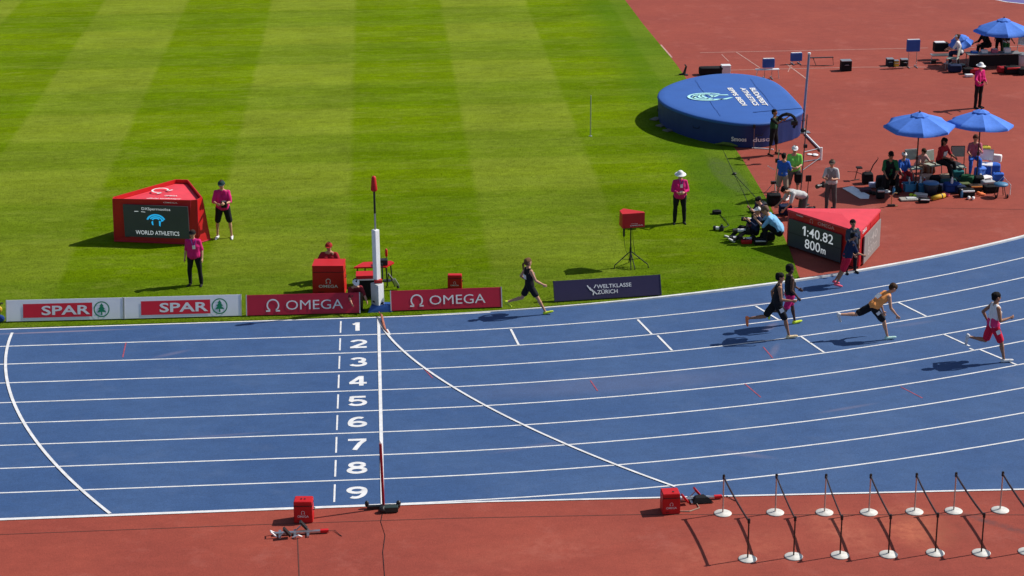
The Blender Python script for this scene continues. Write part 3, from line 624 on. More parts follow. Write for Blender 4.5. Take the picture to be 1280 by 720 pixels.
# ------------------------------------------------------------------ advertising boards
def board(a, b, h, face_m, label, deco, th=.07, tilt=21):
    A = Vector(g(*a)); C = Vector(g(*b)); d = C-A; L = d.length; ang = atan2(d.y, d.x)
    t = thing('advertising_board', label, 'advertising board', ((A.x+C.x)/2, (A.y+C.y)/2, .02), ang)
    lean = radians(tilt); h *= 1.04; up = Vector((0, sin(lean), cos(lean))); nrm = Vector((0, -cos(lean), sin(lean)))
    box(bm := B(), Vector((0, th/2+.0, .02))+up*h/2, (L, th, h), rx=-lean, bev=.006); obj('panel', bm, face_m, t)
    for x in (-L*.42, 0, L*.42):
        bm = B(); box(bm, (x, .28, .03), (.05, .5, .03)); cyl(bm, (x, .50, .03), (x, .36, h*.72), .012); obj('foot', bm, BLACKP, t)
    for x in (-L/2+.01, L/2-.01):
        bm = B(); box(bm, Vector((x, th/2, .02))+up*h/2, (.024, th+.012, h+.012), rx=-lean); obj('frame_edge', bm, mat('pale_alloy', (.5, .5, .52), .4) if face_m is not NAVYB else NAVYB, t)
    o = Vector((0, -.006, .02)) + nrm*.004
    deco(t, L, h, o, up)
    return t
NAVYB = mat('dark_violet_panel', (.030, .022, .070), .5, .05, 3)
WPAN = mat('white_panel', (.84, .84, .86), .5, .04, 3); SPARR = mat('bright_red_print', (.70, .014, .035), .5, .04, 3); SPARG = mat('green_print', (.006, .22, .10), .5, .04, 3)
def spar(t, L, h, o, up):
    X = (1, 0, 0)
    flat_shape('red_field', [[(-.87, -.175), (.87, -.175), (.87, .175), (-.87, .175)]], SPARR, t, o+up*h*.5+Vector((-L*.06, 0, 0)), X, up, L/2.95)
    writing('lettering', 'SPAR', WHITE, t, o+up*h*.5+Vector((L*.01, -.002, 0)), X, up, L*.415, h*.44, .022)
    c = o+up*h*.5+Vector((L*.315, -.002, 0)); k = h*.37
    flat_shape('round_emblem', arc_quads(.86, 1., 0, 360, 30), SPARG, t, c, X, up, k)
    flat_shape('round_emblem', [[(0, .78), (-.28, .36), (-.14, .38), (-.44, .02), (-.24, .04), (-.58, -.40), (-.08, -.34), (-.1, -.72), (.1, -.72), (.08, -.34), (.58, -.40), (.24, .04), (.44, .02), (.14, .38), (.28, .36)]], SPARG, t, c, X, up, k)
def omega(t, L, h, o, up):
    X = (1, 0, 0)
    flat_shape('omega_symbol', omega_polys(), WHITE, t, o+up*h*.5+Vector((-L*.265, 0, 0)), X, up, h*.62)
    writing('lettering', 'OMEGA', WHITE, t, o+up*h*.49+Vector((L*.10, 0, 0)), X, up, L*.50, h*.46, -.002)
def welt(t, L, h, o, up):
    X = (1, 0, 0)
    writing('lettering', 'WELTKLASSE', WHITE, t, o+up*h*.63+Vector((L*.06, 0, 0)), X, up, L*.325, h*.19, .012)
    writing('lettering', 'ZÜRICH', WHITE, t, o+up*h*.375+Vector((-L*.005, 0, 0)), X, up, L*.19, h*.24, .012)
    q = []
    for i in range(4):
        x = -.42+.2*i; q += [[(x, .45-.2*i), (x+.1, .5-.2*i), (x+.42, -.02-.14*i), (x+.33, -.06-.14*i)]]
    q += [[(.25, .2), (.33, .15), (.55, .5), (.45, .5)], [(.1, -.5), (.2, -.52), (.26, -.25), (.16, -.22)]]
    flat_shape('runner_emblem', q, WHITE, t, o+up*h*.48+Vector((-L*.155, 0, 0)), X, up, h*.5)
board((8, 404.5), (154.5, 401), .52, WPAN, 'white board with red and green print at the far left edge of the turf', spar)
board((155.5, 401), (302, 397), .52, WPAN, 'white board with red and green print next to the deep red board', spar)
board((308, 397), (450.5, 393.5), .50, REDD, 'deep red board with white lettering left of the finish line', omega)
board((488.5, 391), (628, 386), .49, REDD, 'deep red board with white lettering right of the finish line', omega)
board((693.5, 379.5), (827, 371), .51, NAVYB, 'dark violet board with white lettering set slanting beside the first bend', welt)

# ------------------------------------------------------------------ the triangular display on the turf
def face_frame(t, a, b, z0, z1, b_in=0.):
    """origin bottom left, right vector, up vector, outward normal of a side face a->b (seen from outside)"""
    a = Vector((*a, 0)); b = Vector((*b, 0)); r = (b-a).normalized(); return a, r, (b-a).length
base = Vector((-6.1, 7.0))
def loc(p): return (p[0]-base.x, p[1]-base.y)
t = thing('display_screen', 'three sided red display on the turf showing a blue emblem on its dark screen', 'display screen', (base.x, base.y, .022))
bot = [loc(p) for p in ((-7.46, 6.98), (-5.35, 6.50), (-5.05, 6.52), (-4.74, 6.86), (-5.40, 8.75), (-5.80, 8.85), (-7.42, 7.2))]
top = [loc(p) for p in ((-7.42, 6.96), (-5.20, 6.58), (-5.02, 6.62), (-4.90, 6.88), (-5.45, 8.72), (-5.82, 8.80), (-7.42, 7.14))]
bm = B(); H0 = 1.28
prism(bm, bot, 0, H0, top)
for f in list(bm.faces):
    if all(v.co.z > H0-.01 for v in f.verts): bmesh.ops.delete(bm, geom=[f], context='FACES_ONLY'); break
bm2 = bm; shell = obj('cover', bm, REDC, t)
md = shell.modifiers.new('thick', 'SOLIDIFY'); md.thickness = .035; md.offset = -1
cen = Vector((sum(p[0] for p in top)/7, sum(p[1] for p in top)/7))
inn = [tuple(cen+(Vector(p)-cen)*.955) for p in top]
bm = B(); vs = [bm.verts.new((*p, H0-.12)) for p in inn]; vc = bm.verts.new((cen.x, cen.y, H0-.05))
for i in range(7): bm.faces.new((vs[i], vs[(i+1) % 7], vc))
obj('roof', bm, mat('pinkish_red_canvas', (.72, .05, .075), .6, .08, 4), t)
a = Vector((*bot[0], 0)); b = Vector((*bot[1], 0)); r = (b-a).normalized(); nrm = Vector((r.y, -r.x, 0))
lean_up = Vector((.0, .035, 1)).normalized()
Lf = (b-a).length
scr_c = a+r*(Lf*.60)+nrm*.05+lean_up*.66
bm = B(); M = Matrix((r, -nrm, lean_up)).transposed().to_4x4(); M.translation = scr_c
bmesh.ops.create_cube(bm, size=1, matrix=M @ Matrix.Diagonal((1.90, .03, .94, 1))); obj('screen', bm, SCREEN, t)
fc = scr_c+nrm*.02
writing('screen_text', 'WORLD ATHLETICS', LEDW, t, fc-lean_up*.33+r*.02, r, lean_up, 1.28, .12, .006)
writing('screen_text', 'DXSperrnoolica', LEDW, t, fc+lean_up*.355+r*.02, r, lean_up, .84, .10, .0)
q = arc_quads(.30, .37, 18, 165, 14, 1.1, .85)+arc_quads(.215, .275, 15, 150, 12, 1.1, .85)+arc_quads(.13, .19, 40, 150, 10, 1.1, .9)+[[(-.2, -.02), (-.13, .04), (-.12, -.16), (-.17, -.14)], [(.12, .04), (.2, .02), (.17, -.2), (.12, -.16)], [(.22, 0), (.30, .03), (.34, .09), (.2, .06)]]
flat_shape('screen_emblem', q, LEDB, t, fc+lean_up*.0, r, lean_up, .70)
flat_shape('screen_text', [[(-.62, .27), (-.5, .275), (-.5, .29), (-.62, .29)], [(-.42, .27), (-.3, .26), (-.3, .275), (-.42, .285)]], LEDW, t, fc, r, lean_up)
writing('cover_text', 'OMEGA', WHITE, t, a+r*(Lf*.80)+nrm*.008+lean_up*1.21, r, lean_up, .42, .035, .01)
ru = Vector((-.28, .96, 0)).normalized(); rr_ = Vector((.96, .0, 0))
writing('roof_text', 'official timekeeper', WHITE, t, Vector((cen.x-.1, cen.y-.36, H0-.06)), (1, -.17, 0), (.1, 1, 0.0), 1.0, .12, .015)
writing('roof_text', 'OMEGA', WHITE, t, Vector((cen.x+.08, cen.y-.14, H0-.045)), (1, -.17, 0), (.1, 1, 0.0), .38, .10, .02)
flat_shape('omega_symbol', omega_polys(), WHITE, t, Vector((cen.x-.28, cen.y+.42, H0-.035)), (.74, .68, 0), (-.68, .74, .0), .5)
for p, q in zip(bot, top): obj('corner_seam', cyl(B(), (p[0], p[1], .01), (q[0], q[1], H0-.01), .010, n=6), REDD, t)
obj('hem_rod', tube(B(), [(p[0]*1.004, p[1]*1.004, .03) for p in bot+[bot[0]]], .014, 6), REDD, t)
for k in range(5):
    c_ = a+r*(Lf*(.16+.012*k))+nrm*.012+lean_up*.22; obj('vent', box(B(), c_, (.012, .012, .14)), BLACKP, t)
# finish scoreboard
base = Vector((12.6, 4.2))
t = thing('scoreboard', 'three sided red scoreboard beside the bend with the race time in white digits', 'scoreboard', (base.x, base.y, 0))
P0, P1, P2 = [Vector((*loc(p), 0)) for p in ((11.40, 4.95), (12.93, 2.63), (14.02, 4.66))]
H1 = 1.06
bev = lambda A, Bp, C: [A+(Bp-A).normalized()*.14, A+(C-A).normalized()*.14]
def tri(sc=1.):
    out = []
    for A, Bq, C in ((P0, P2, P1), (P1, P0, P2), (P2, P1, P0)):
        out += [A+(Bq-A).normalized()*.09, A+(C-A).normalized()*.09]
    c = (P0+P1+P2)/3
    return [((c+(p-c)*sc).x, (c+(p-c)*sc).y) for p in out]
bm = B(); prism(bm, tri(), .03, H1); obj('housing', bm, REDC, t)
c3 = (P0+P1+P2)/3; bm = B(); vs = [bm.verts.new((*p, H1+.004)) for p in tri(1.02)]; vc = bm.verts.new((c3.x, c3.y, H1+.07))
for i in range(6): bm.faces.new((vs[i], vs[(i+1) % 6], vc))
v2 = [bm.verts.new((*p, H1-.05)) for p in tri(1.02)]
for i in range(6): bm.faces.new((vs[i], vs[(i+1) % 6], v2[(i+1) % 6], v2[i]))
obj('roof', bm, mat('pinkish_red_canvas', (.72, .05, .075)), t)
for A, C, nm in ((P0, P1, 'front'), (P1, P2, 'side')):
    r = (C-A).normalized(); nrm = Vector((r.y, -r.x, 0)); L = (C-A).length; up = Vector((0, 0, 1))
    cc = A+r*(L*(.43 if nm == 'front' else .53))+nrm*.055+up*(H1*.42)
    bm = B(); M = Matrix((r, -nrm, up)).transposed().to_4x4(); M.translation = cc
    bmesh.ops.create_cube(bm, size=1, matrix=M @ Matrix.Diagonal((L*(.72 if nm == 'front' else .76), .03, H1*.74, 1)))
    if nm == 'front':
        obj('screen', bm, SCREEN, t); f = cc+nrm*.02
        bm = B(); M.translation = cc+nrm*.004; bmesh.ops.create_cube(bm, size=1, matrix=M @ Matrix.Diagonal((L*.72, .03, .012, 1))); obj('screen_seam', bm, BLACKP, t)
        writing('screen_digits', ':40.82', LEDW, t, f+up*.18+r*.22, r, up, .98, .27, .002)
        flat_shape('screen_digits', [[(-.03, -.135), (.03, -.135), (.03, .135), (-.03, .135)], [(-.03, .135), (-.09, .08), (-.09, .03), (-.03, .07)]], LEDW, t, f+up*.18-r*.36, r, up)
        writing('screen_digits', '800', LEDW, t, f-up*.17-r*.05, r, up, .58, .27, .002)
        writing('screen_digits', 'm', LEDW, t, f-up*.235+r*.36, r, up, .18, .14, .01)
        flat_shape('omega_symbol', omega_polys(), mat('pale_red_print', (.72, .35, .33), .6), t, A+nrm*.008+up*(H1*.885)+r*L*.36, r, up, .12)
        writing('housing_text', 'OMEGA', MATS['pale_red_print'], t, A+nrm*.008+up*(H1*.885)+r*L*.56, r, up, .62, .10, .008)
        writing('housing_text', 'OMEGA', WHITE, t, A+nrm*.008+up*(H1*.93)+r*L*.2, r, up, .26, .035, .02)
    else:
        obj('screen', bm, mat('sun_washed_screen', (.25, .25, .24), .4, .1, 3), t)  # side screen and its digits: the sun's wash is put into their grey colours
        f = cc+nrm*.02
        writing('screen_digits', '1:40', mat('sun_washed_digits', (.45, .43, .41), .4), t, f+up*.15, r, up, 1.0, .24, .01)
        writing('screen_digits', '800m', MATS['sun_washed_digits'], t, f-up*.15, r, up, 1.0, .24, .01)
        writing('housing_text', 'OMEGA', WHITE, t, A+nrm*.008+up*(H1*.90)+r*L*.23, r, up, .45, .10, .02)
for A, C in ((P0, P1), (P1, P2)):
    r = (C-A).normalized(); nrm = Vector((r.y, -r.x, 0))
    for k in (.06, .5, .94): c_ = A+r*(C-A).length*k+nrm*.004; obj('panel_joint', cyl(B(), (c_.x, c_.y, H1*.80 if k == .5 else .04), (c_.x, c_.y, H1-.01), .006, n=6), REDD, t)
for p in (P0, P1, P2, (P0+P1)/2, (P1+P2)/2):
    q = c3+(p-c3)*.93; obj('wheel', cyl(B(), (q.x-.03, q.y, .035), (q.x+.03, q.y, .035), .035), BLACKP, t)
writing('roof_text', 'OMEGA', mat('faded_white_print', (.75, .45, .45), .7), t, c3+Vector((-.25, .28, .052)), (1, -.05, -.02), (0, 1, -.03), .8, .16, .02)
flat_shape('omega_symbol', omega_polys(), MATS['faded_white_print'], t, c3+Vector((.85, .25, .038)), (1, 0, -.04), (0, 1, 0), .32)
# ------------------------------------------------------------------ high jump mat
base = Vector((12.4, 19.0))
mp = [(9.84, 18.9), (9.93, 19.8), (10.28, 20.7), (10.85, 21.5), (11.55, 22.15), (12.3, 22.55), (13.1, 22.6), (13.8, 22.15), (14.25, 21.3), (14.42, 20.2), (14.47, 18.6), (14.44, 17.0), (14.1, 16.3), (13.6, 15.85), (13.0, 15.4), (12.45, 15.28), (11.9, 15.42), (11.3, 15.85), (10.75, 16.45), (10.3, 17.2), (9.98, 18.0)]
mp = [loc(p) for p in mp]
MATB = mat('royal_blue_mat_cover', (.026, .105, .38), .75, .07, 1.2, bump=.12); MATD = mat('shaded_blue_mat_skirt', (.008, .030, .15), .6, .12, 2, bump=.15)  # skirt colour darkened to hold the shade of the side away from the sun
t = thing('landing_mat', 'large round ended blue landing mat with pale logo at the edge of the red area', 'landing mat', (base.x, base.y, .012))
c2 = Vector((sum(p[0] for p in mp), sum(p[1] for p in mp)))/len(mp)
def dense(P, k=6):
    n = len(P); out = []
    for i in range(n):
        p0, p1, p2, p3 = [Vector(P[(i+j-1) % n]) for j in range(4)]
        for j in range(k):
            u = j/k; out.append(tuple(.5*((2*p1)+(-p0+p2)*u+(2*p0-5*p1+4*p2-p3)*u*u+(-p0+3*p1-3*p2+p3)*u**3)))
    return out
dp = dense(mp)
def ringof(sc, wav=0.):
    out = []
    for i, p in enumerate(dp):
        v = Vector(p)-c2; k = 1+wav*sin(i*1.9)*sin(i*.37); out.append(c2+v*(sc*k))
    return out
bm = B(); prv = None
for sc, z, wv in ((.985, 0, .006), (.99, .25, .006), (1.0, .60, .003), (1.003, .76, 0)):
    ring = [bm.verts.new((p.x, p.y, z)) for p in ringof(sc, wv)]
    if prv:
        for i in range(len(ring)): bm.faces.new((prv[i], prv[(i+1) % len(ring)], ring[(i+1) % len(ring)], ring[i]))
    prv = ring
obj('skirt', bm, MATD, t, True)
bm = B(); prv = None
for sc, z in ((1.004, .74), (1.012, .78), (1.006, .825), (.985, .845), (.9, .855), (.6, .87), (.3, .88)):
    ring = [bm.verts.new((p.x, p.y, z+(.006*noise.noise(Vector((p.x*1.5, p.y*1.5, 3))) if sc < .95 else 0))) for p in ringof(sc)]
    if prv:
        for i in range(len(ring)): bm.faces.new((prv[i], prv[(i+1) % len(ring)], ring[(i+1) % len(ring)], ring[i]))
    prv = ring
bm.faces.new(prv)
obj('top_cover', bm, MATB, t, True)
for k in (0, 22, 44, 66, 88, 108):
    p = ringof(1.008)[k]; v = (p-c2).normalized(); q = p+v*.02
    sm = obj('side_handle', tube(B(), [(q.x-v.y*.12, q.y+v.x*.12, .5), (q.x-v.y*.09+v.x*.03, q.y+v.x*.09+v.y*.03, .44), (q.x+v.y*.09+v.x*.03, q.y-v.x*.09+v.y*.03, .44), (q.x+v.y*.12, q.y-v.x*.12, .5)], .012), BLACK, t)
for f_ in (-.9, 1.1):
    pts = []
    for k in range(13):
        yy = -3.3+6.4*k/12; pts.append((f_+.02*sin(k*1.3), yy, 0))
    pts = [(a_, b_, .885+.0*a_) for a_, b_, _ in pts if abs(b_) < 2.9]
    obj('cover_seam', tube(B(), pts, .006, 5), MATB, t)
zt = .895; MINT = mat('pale_mint_print', (.45, .85, .85), .6, .05, 3)
def mg(px, py): x_, y_ = g(px, py, .9); return Vector((x_-base.x, y_-base.y, zt))
lc = mg(884, 121)
q = arc_quads(.86, 1., 40, 320, 30, 1.15, .95)+arc_quads(.62, .78, 70, 290, 20, 1.1, .95)+arc_quads(.36, .5, 100, 300, 12, 1.1, .95)+[[(-.95, -.1), (-.55, .45), (-.45, .4), (-.8, -.15)], [(-.5, .5), (.0, -.6), (.12, -.55), (-.36, .6)], [(.1, .45), (1.25, .42), (1.3, .2), (.7, .3), (.2, .25)], [(.25, -.1), (.6, .25), (.72, .2), (.42, -.12)], [(.2, -.75), (1.0, -.75), (1.45, -.35), (1.3, -.3), (.9, -.55), (.2, -.6)], [(.2, .2), (.34, .2), (.42, -.15), (.26, -.15)]]
flat_shape('mint_logo', q, MINT, t, lc, (1, 0, 0), (0, 1, 0), .60)
for (p0, p1, s_, w_) in (((912, 110), (931, 132), 'EPPS BEDI', .16), ((928, 110), (946, 132), 'ATHLETICS', .17), ((940, 110), (957, 132), 'BUDAPEST', .17)):
    a_ = mg(*p0); b_ = mg(*p1); dd = (b_-a_); 
    writing('mat_lettering', s_, WHITE, t, (a_+b_)/2, dd, (-dd.y, dd.x, 0), dd.length, w_*1.15, .035)
# lettering on the skirt, each letter row follows the front edge
a_ = Vector((*loc((11.87, 15.43)), 0)); b_ = Vector((*loc((13.25, 15.55)), 0)); 
writing('skirt_lettering', 'Smoos', WHITE, t, Vector((*loc((11.98, 15.33)), .30)), (1, -.25, 0), (0, .02, 1), .50, .15, .02)
writing('skirt_lettering', 'duso', WHITE, t, Vector((*loc((12.72, 15.22)), .30)), (1, .12, 0), (0, .02, 1), .60, .15, .02)
# ------------------------------------------------------------------ finish line post with camera housing
fx, fy = g(472.5, 388)
t = thing('finish_camera_post', 'tall white post with thin black mast and red cap behind the finish line', 'camera post', (fx, fy, .02))
WPOST = mat('white_enamel', (.86, .86, .86), .35, .04, 4)
zc = .55
box(bm := B(), (0, .02, .42), (.24, .24, .60), rz=.72, bev=.015); obj('lower_box', bm, mat('pale_grey_panel', (.5, .52, .52), .5, .08, 4), t)
box(bm := B(), (.085, -.085, .43), (.17, .02, .54), rz=.72); obj('white_strip', bm, WPOST, t)
x_ = 0.0
bm = B(); box(bm, (.03, .06, .76), (.20, .20, .07), bev=.01); obj('red_collar', bm, REDC, t)
bm = B(); box(bm, (.0, .08, 1.46), (.14, .14, 1.32), rz=.75, bev=.01); obj('white_housing', bm, WPOST, t)
obj('side_rail', cyl(B(), (.14, -.01, .82), (.14, -.01, 1.25), .022), BLACKP, t)
obj('mast', cyl(B(), (.0, .08, 2.12), (.0, .08, 2.55), .024), SILVER, t)
obj('mast', cyl(B(), (.0, .08, 2.55), (.0, .08, 3.20), .028), BLACKP, t)
obj('red_cap', lathe(B(), [(.07, 3.14), (.085, 3.18), (.056, 3.49), (.043, 3.52), (.01, 3.525)], 14, (.0, .08, 0)), REDC, t, True)
bm = B(); prism(bm, [(-.26, -.22), (.36, -.22), (.44, .10), (-.12, .26)], .0, .16, [(-.18, -.14), (.30, -.16), (.38, .08), (-.10, .18)]); obj('blue_weight', bm, mat('blue_weight_bag', (.02, .08, .30), .6, .2, 4), t)
bm = B(); ell(bm, (-.02, .0, .24), (.12, .10, .05)); ell(bm, (.08, -.05, .20), (.08, .06, .04)); obj('cable_bundle', bm, BLACKP, t)
# red folding trolley table with kit behind the post
x0, y0 = g(462, 372)
t = thing('equipment_trolley', 'red topped equipment trolley with black and white case left of the finish post', 'trolley', (x0, y0, .022))
box(bm := B(), (-.06, 0, .30), (.52, .40, .46), bev=.02); obj('case', bm, BLACK, t)
box(bm := B(), (-.06, -.01, .545), (.56, .42, .03)); obj('white_band', bm, WPOST, t)
box(bm := B(), (-.06, 0, .605), (.55, .41, .09), bev=.01); obj('lid', bm, REDC, t)
for q in (-.3, .18): obj('wheel', cyl(B(), (q, -.22, .06), (q, -.17, .06), .06, n=14), BLACKP, t)
x0, y0 = g(469, 356)
t = thing('folding_table', 'red folding table standing on the turf behind the finish post', 'table', (x0, y0, .022))
bm = B(); prism(bm, [(-.55, -.22), (.30, -.24), (.52, .1), (.44, .24), (-.30, .2)], .52, .56); obj('table_top', bm, REDC, t)
for q in ((-.45, -.15), (.3, -.18), (.42, .18), (-.25, .15)): obj('leg', cyl(B(), (q[0]*1.08, q[1]*1.1, 0), (*q, .52), .018), BLACKP, t)
box(bm := B(), (.2, -.08, .64), (.30, .2, .15), bev=.02); k_ = obj('recorder', bm, BLACKP, t)
x0, y0 = g(484, 352)
t = thing('directional_microphone', 'red microphone on a thin stand right of the finish post', 'microphone', (x0, y0, .022))
obj('stand', cyl(B(), (0, 0, 0), (0, 0, .72), .012), BLACKP, t); obj('foam_cover', lathe(B(), [(.02, .68), (.035, .71), (.035, .86), (.02, .90), (.01, .90)], 10), REDC, t, True)
obj('base', lathe(B(), [(.12, 0), (.12, .015), (.02, .03)], 14), BLACKP, t)
x0, y0 = g(494, 363)
t = thing('finish_camera', 'silver camera tilted on a short black arm right of the finish post', 'camera', (x0, y0, .022))
obj('tripod', tube(B(), [(-.22, .2, 0), (-.16, .12, .42), (0, 0, .22)], .014), BLACKP, t); obj('tripod', tube(B(), [(.0, .25, 0), (-.16, .12, .42)], .014), BLACKP, t)
bm = B(); box(bm, (.02, -.01, .20), (.09, .08, .22), ry=-.5, bev=.01); obj('camera_body', bm, SILVER, t); obj('lens', cyl(B(), (.06, -.02, .12), (.09, -.03, .05), .035), BLACKP, t)
# red desk and small red boxes
def red_box(px0, px1, py, h, dep, label, name='timing_box', tx='OMEGA', z=.0):
    a = Vector(g(px0, py)); b = Vector(g(px1, py)); wv = (b-a).length; c = (a+b)/2
    t = thing(name, label, 'box', (c.x, c.y, z), atan2(b.y-a.y, b.x-a.x))
    bm = B(); prism(bm, [(-wv/2, 0), (wv/2, 0), (wv/2, dep), (-wv/2, dep)], .0, h, [(-wv/2*.97, .015), (wv/2*.97, .015), (wv/2*.97, dep), (-wv/2*.97, dep)])
    bmesh.ops.bevel(bm, geom=bm.edges[:], offset=.012, segments=2, affect='EDGES'); obj('case', bm, REDC, t)
    up = Vector((0, .015/h, 1)).normalized()
    writing('lettering', tx, WHITE, t, Vector((0, -.004+.015*.32, h*.32)), (1, 0, 0), up, wv*.60, h*.10, .01)
    flat_shape('omega_symbol', omega_polys(), WHITE, t, Vector((0, -.004+.015*.5, h*.50)), (1, 0, 0), up, h*.16)
    obj('lid_seam', box(B(), (0, .004, h*.80), (wv*.985, .012, .008)), BLACKP, t)
    obj('lid_seam', box(B(), (wv/2*.985, dep/2, h*.80), (.012, dep*.96, .008)), BLACKP, t)
    obj('side_handle', tube(B(), [(wv/2*.98, dep*.3, h*.55), (wv/2+.03, dep*.35, h*.56), (wv/2+.03, dep*.65, h*.56), (wv/2*.98, dep*.7, h*.55)], .008), BLACKP, t)
    for q in range(4): obj('vent', box(B(), (-wv*.30+q*wv*.05, .002, h*.12), (wv*.02, .012, h*.05)), BLACKP, t)
    return t, wv
t_, wv = red_box(391, 431, 370.5, .80, .55, 'large red box desk with white print behind the deep red board', 'finish_desk', z=.022)
box(bm := B(), (0, .30, .808), (wv*.98, .60, .02), bev=.004); obj('desk_top', bm, REDC, t_)
red_box(559.5, 577.5, 363.5, .40, .2, 'small red box on the turf behind the right deep red board', z=.022)
t_, wv = red_box(367.5, 391, 654, .45, .30, 'small red speaker box at the outer edge left of the finish line')
obj('knob', cyl(B(), (-.04, .15, .45), (-.04, .15, .462), .018), BLACKP, t_); obj('knob', cyl(B(), (.03, .15, .45), (.03, .15, .462), .018), BLACKP, t_)
t_, wv = red_box(828, 850.5, 643, .43, .32, 'small red speaker box at the outer edge near the metal stanchions'); t_.rotation_euler[2] += .12
obj('knob', cyl(B(), (.05, .12, .43), (.05, .12, .442), .02), BLACKP, t_)
# tripod with red triangular head
x0, y0 = g(788, 334)
t = thing('tripod_speaker', 'red wedge shaped box on a tall black tripod standing on the turf', 'tripod speaker', (x0, y0, .022))
obj('column', cyl(B(), (0, 0, .12), (0, 0, 1.20), .018), BLACKP, t); obj('column_sleeve', cyl(B(), (0, 0, .18), (0, 0, .55), .030), BLACKP, t)
for a in (200, -20, 265, 285, 90):
    R_ = .50 if a in (200, -20) else .32
    e = (R_*cos(radians(a)), R_*sin(radians(a)))
    lg_ = obj('leg', tube(B(), [(0, 0, .44), (e[0]*.96, e[1]*.96, .10 if R_ > .4 else .05), (e[0], e[1], 0)], .014), BLACKP, t)
    obj('brace', tube(B(), [(0, 0, .2), (e[0]*.55, e[1]*.55, .25)], .008), BLACKP, lg_)
bm = B(); prism(bm, [(-.30, .16), (-.26, -.20), (.36, -.12), (.34, 0), (-.16, .34)], 1.15, 1.55, [(-.29, .16), (-.26, -.19), (.36, -.11), (.34, .0), (-.16, .34)])
obj('head_box', bm, REDC, t)
r = Vector((.62, .08, 0)).normalized(); A = Vector((.05, -.165, 1.2))
writing('lettering', 'OMEGA', WHITE, t, A+r*.08+Vector((0, -.008, .015)), r, (0, 0, 1), .36, .035, .01)
writing('lettering', 'swiss timing', WHITE, t, A+r*.02+Vector((0, -.008, .065)), r, (0, 0, 1), .18, .03, .0)
obj('cable', tube(B(), [(-.16, 0, 1.15), (-.19, -.02, .85), (-.15, -.02, .5), (-.06, -.02, .3)], .006), BLACKP, t)
bm = B(); box(bm, (-.19, -.02, .98), (.05, .05, .22)); obj('battery_pack', bm, BLACKP, t)
obj('cable', tube(B(), [(.04, 0, 1.1), (.07, 0, .7), (.12, -.02, .35)], .006), BLACKP, t)
# marker pole on the turf
x0, y0 = g(738, 171)
t = thing('marker_pole', 'thin grey measuring pole standing upright in the turf', 'pole', (x0, y0, .022))
obj('rod', cyl(B(), (0, 0, 0), (0.01, 0, 1.42), .017), mat('weathered_pole', (.28, .30, .22), .5), t); obj('spike_plate', lathe(B(), [(.06, 0), (.06, .012), (.02, .03)], 10), GREY, t)

# ------------------------------------------------------------------ start blocks and finish photocell outside the track
def start_block(px, py, rz, label, cover):
    x0, y0 = g(px, py); t = thing('starting_block', label, 'starting block', (x0, y0, 0), rz)
    box(bm := B(), (0, 0, .045), (.90, .07, .045), bev=.006); obj('rail', bm, SILVER, t)
    for x in (-.34, -.05, .2): box(bm := B(), (x, 0, .02), (.05, .34, .03)); obj('cross_bar', bm, SILVER, t)
    for x, y in ((-.20, -.13), (.12, .13)):
        bm = B(); M = Matrix.Translation((x, y, .13)) @ Matrix.Rotation(radians(-38), 4, 'Y') @ Matrix.Diagonal((.04, .12, .20, 1)); bmesh.ops.create_cube(bm, size=1, matrix=M)
        p = obj('foot_pad', bm, REDC if cover else BLACKP, t)
        bm = B(); cyl(bm, (x-.02, y, .16), (x-.14, y, .04), .012); obj('pad_strut', bm, SILVER, p)
    box(bm := B(), (.52, 0, .05), (.16, .075, .05)); obj('rail_end', bm, REDC, t)
    obj('lead', tube(B(), [(.6, 0, .04), (.72, .05, .02), (.80, -.12, .01), (.85, -.2, .008)], .007), BLACKP, t)
    return t
t_ = start_block(372, 668, .04, 'silver starting block lying in front of the left red speaker box', False)
bm = B(); tube(bm, [(-.42, .05, .03), (-.52, .02, .10), (-.50, -.10, .12), (-.40, -.12, .03)], .016); tube(bm, [(-.1, -.16, .02), (.02, -.2, .08), (.08, -.14, .02)], .014); obj('carry_handle', bm, WPOST, t_)
t_ = start_block(866, 626, .10, 'silver and black starting block lying right of the red speaker box by the stanchions', True)
bm = B(); prism(bm, [(-.05, -.18), (.38, -.20), (.30, .08), (-.02, .05)], .02, .12, [(.02, -.13), (.28, -.15), (.22, .02), (.05, .0)]); obj('base_cover', bm, BLACK, t_)
x0, y0 = g(868, 639)
tag(obj('loose_cable', tube(B(), [(x0-.55, y0+.18, .012), (x0-.4, y0+.02, .012), (x0-.1, y0-.02, .012), (x0+.12, y0+.12, .012), (x0+.1, y0+.3, .012)], .012), mat('beige_cable', (.35, .27, .2), .6)), 'beige cable curled on the red surface below the right starting block', 'cable')
x0, y0 = g(479.5, 636)
t = thing('photocell_stand', 'thin red pole on a black ground bracket at the outer end of the finish line', 'photocell stand', (x0, y0, .0))
cyl(bm := B(), (0, .03, .06), (-.02, .03, 1.42), .028, .026, 12); obj('red_pole', bm, mat('dark_red_pole', (.30, .006, .018), .4), t)
obj('pole_top', lathe(B(), [(.028, 1.40), (.03, 1.42), (.018, 1.46), (.002, 1.465)], 12, (-.02, .03, 0)), WPOST, t, True)
bm = B(); box(bm, (0, .02, .045), (.66, .09, .05), bev=.01); box(bm, (.05, -.05, .04), (.2, .26, .05), bev=.01); obj('base_bracket', bm, BLACKP, t)
bm = B(); ell(bm, (-.33, .05, .10), (.045, .04, .07)); obj('side_knob', bm, BLACKP, t); bm = B(); ell(bm, (.30, .05, .09), (.05, .045, .06)); obj('side_knob', bm, BLACKP, t)
bm = B(); box(bm, (.14, -.15, .07), (.30, .14, .11), bev=.015); obj('battery_case', bm, mat('dark_green_case', (.02, .035, .03), .5), t); bm = B(); ell(bm, (-.02, -.17, .07), (.07, .08, .075)); obj('counterweight', bm, BLACKP, t)
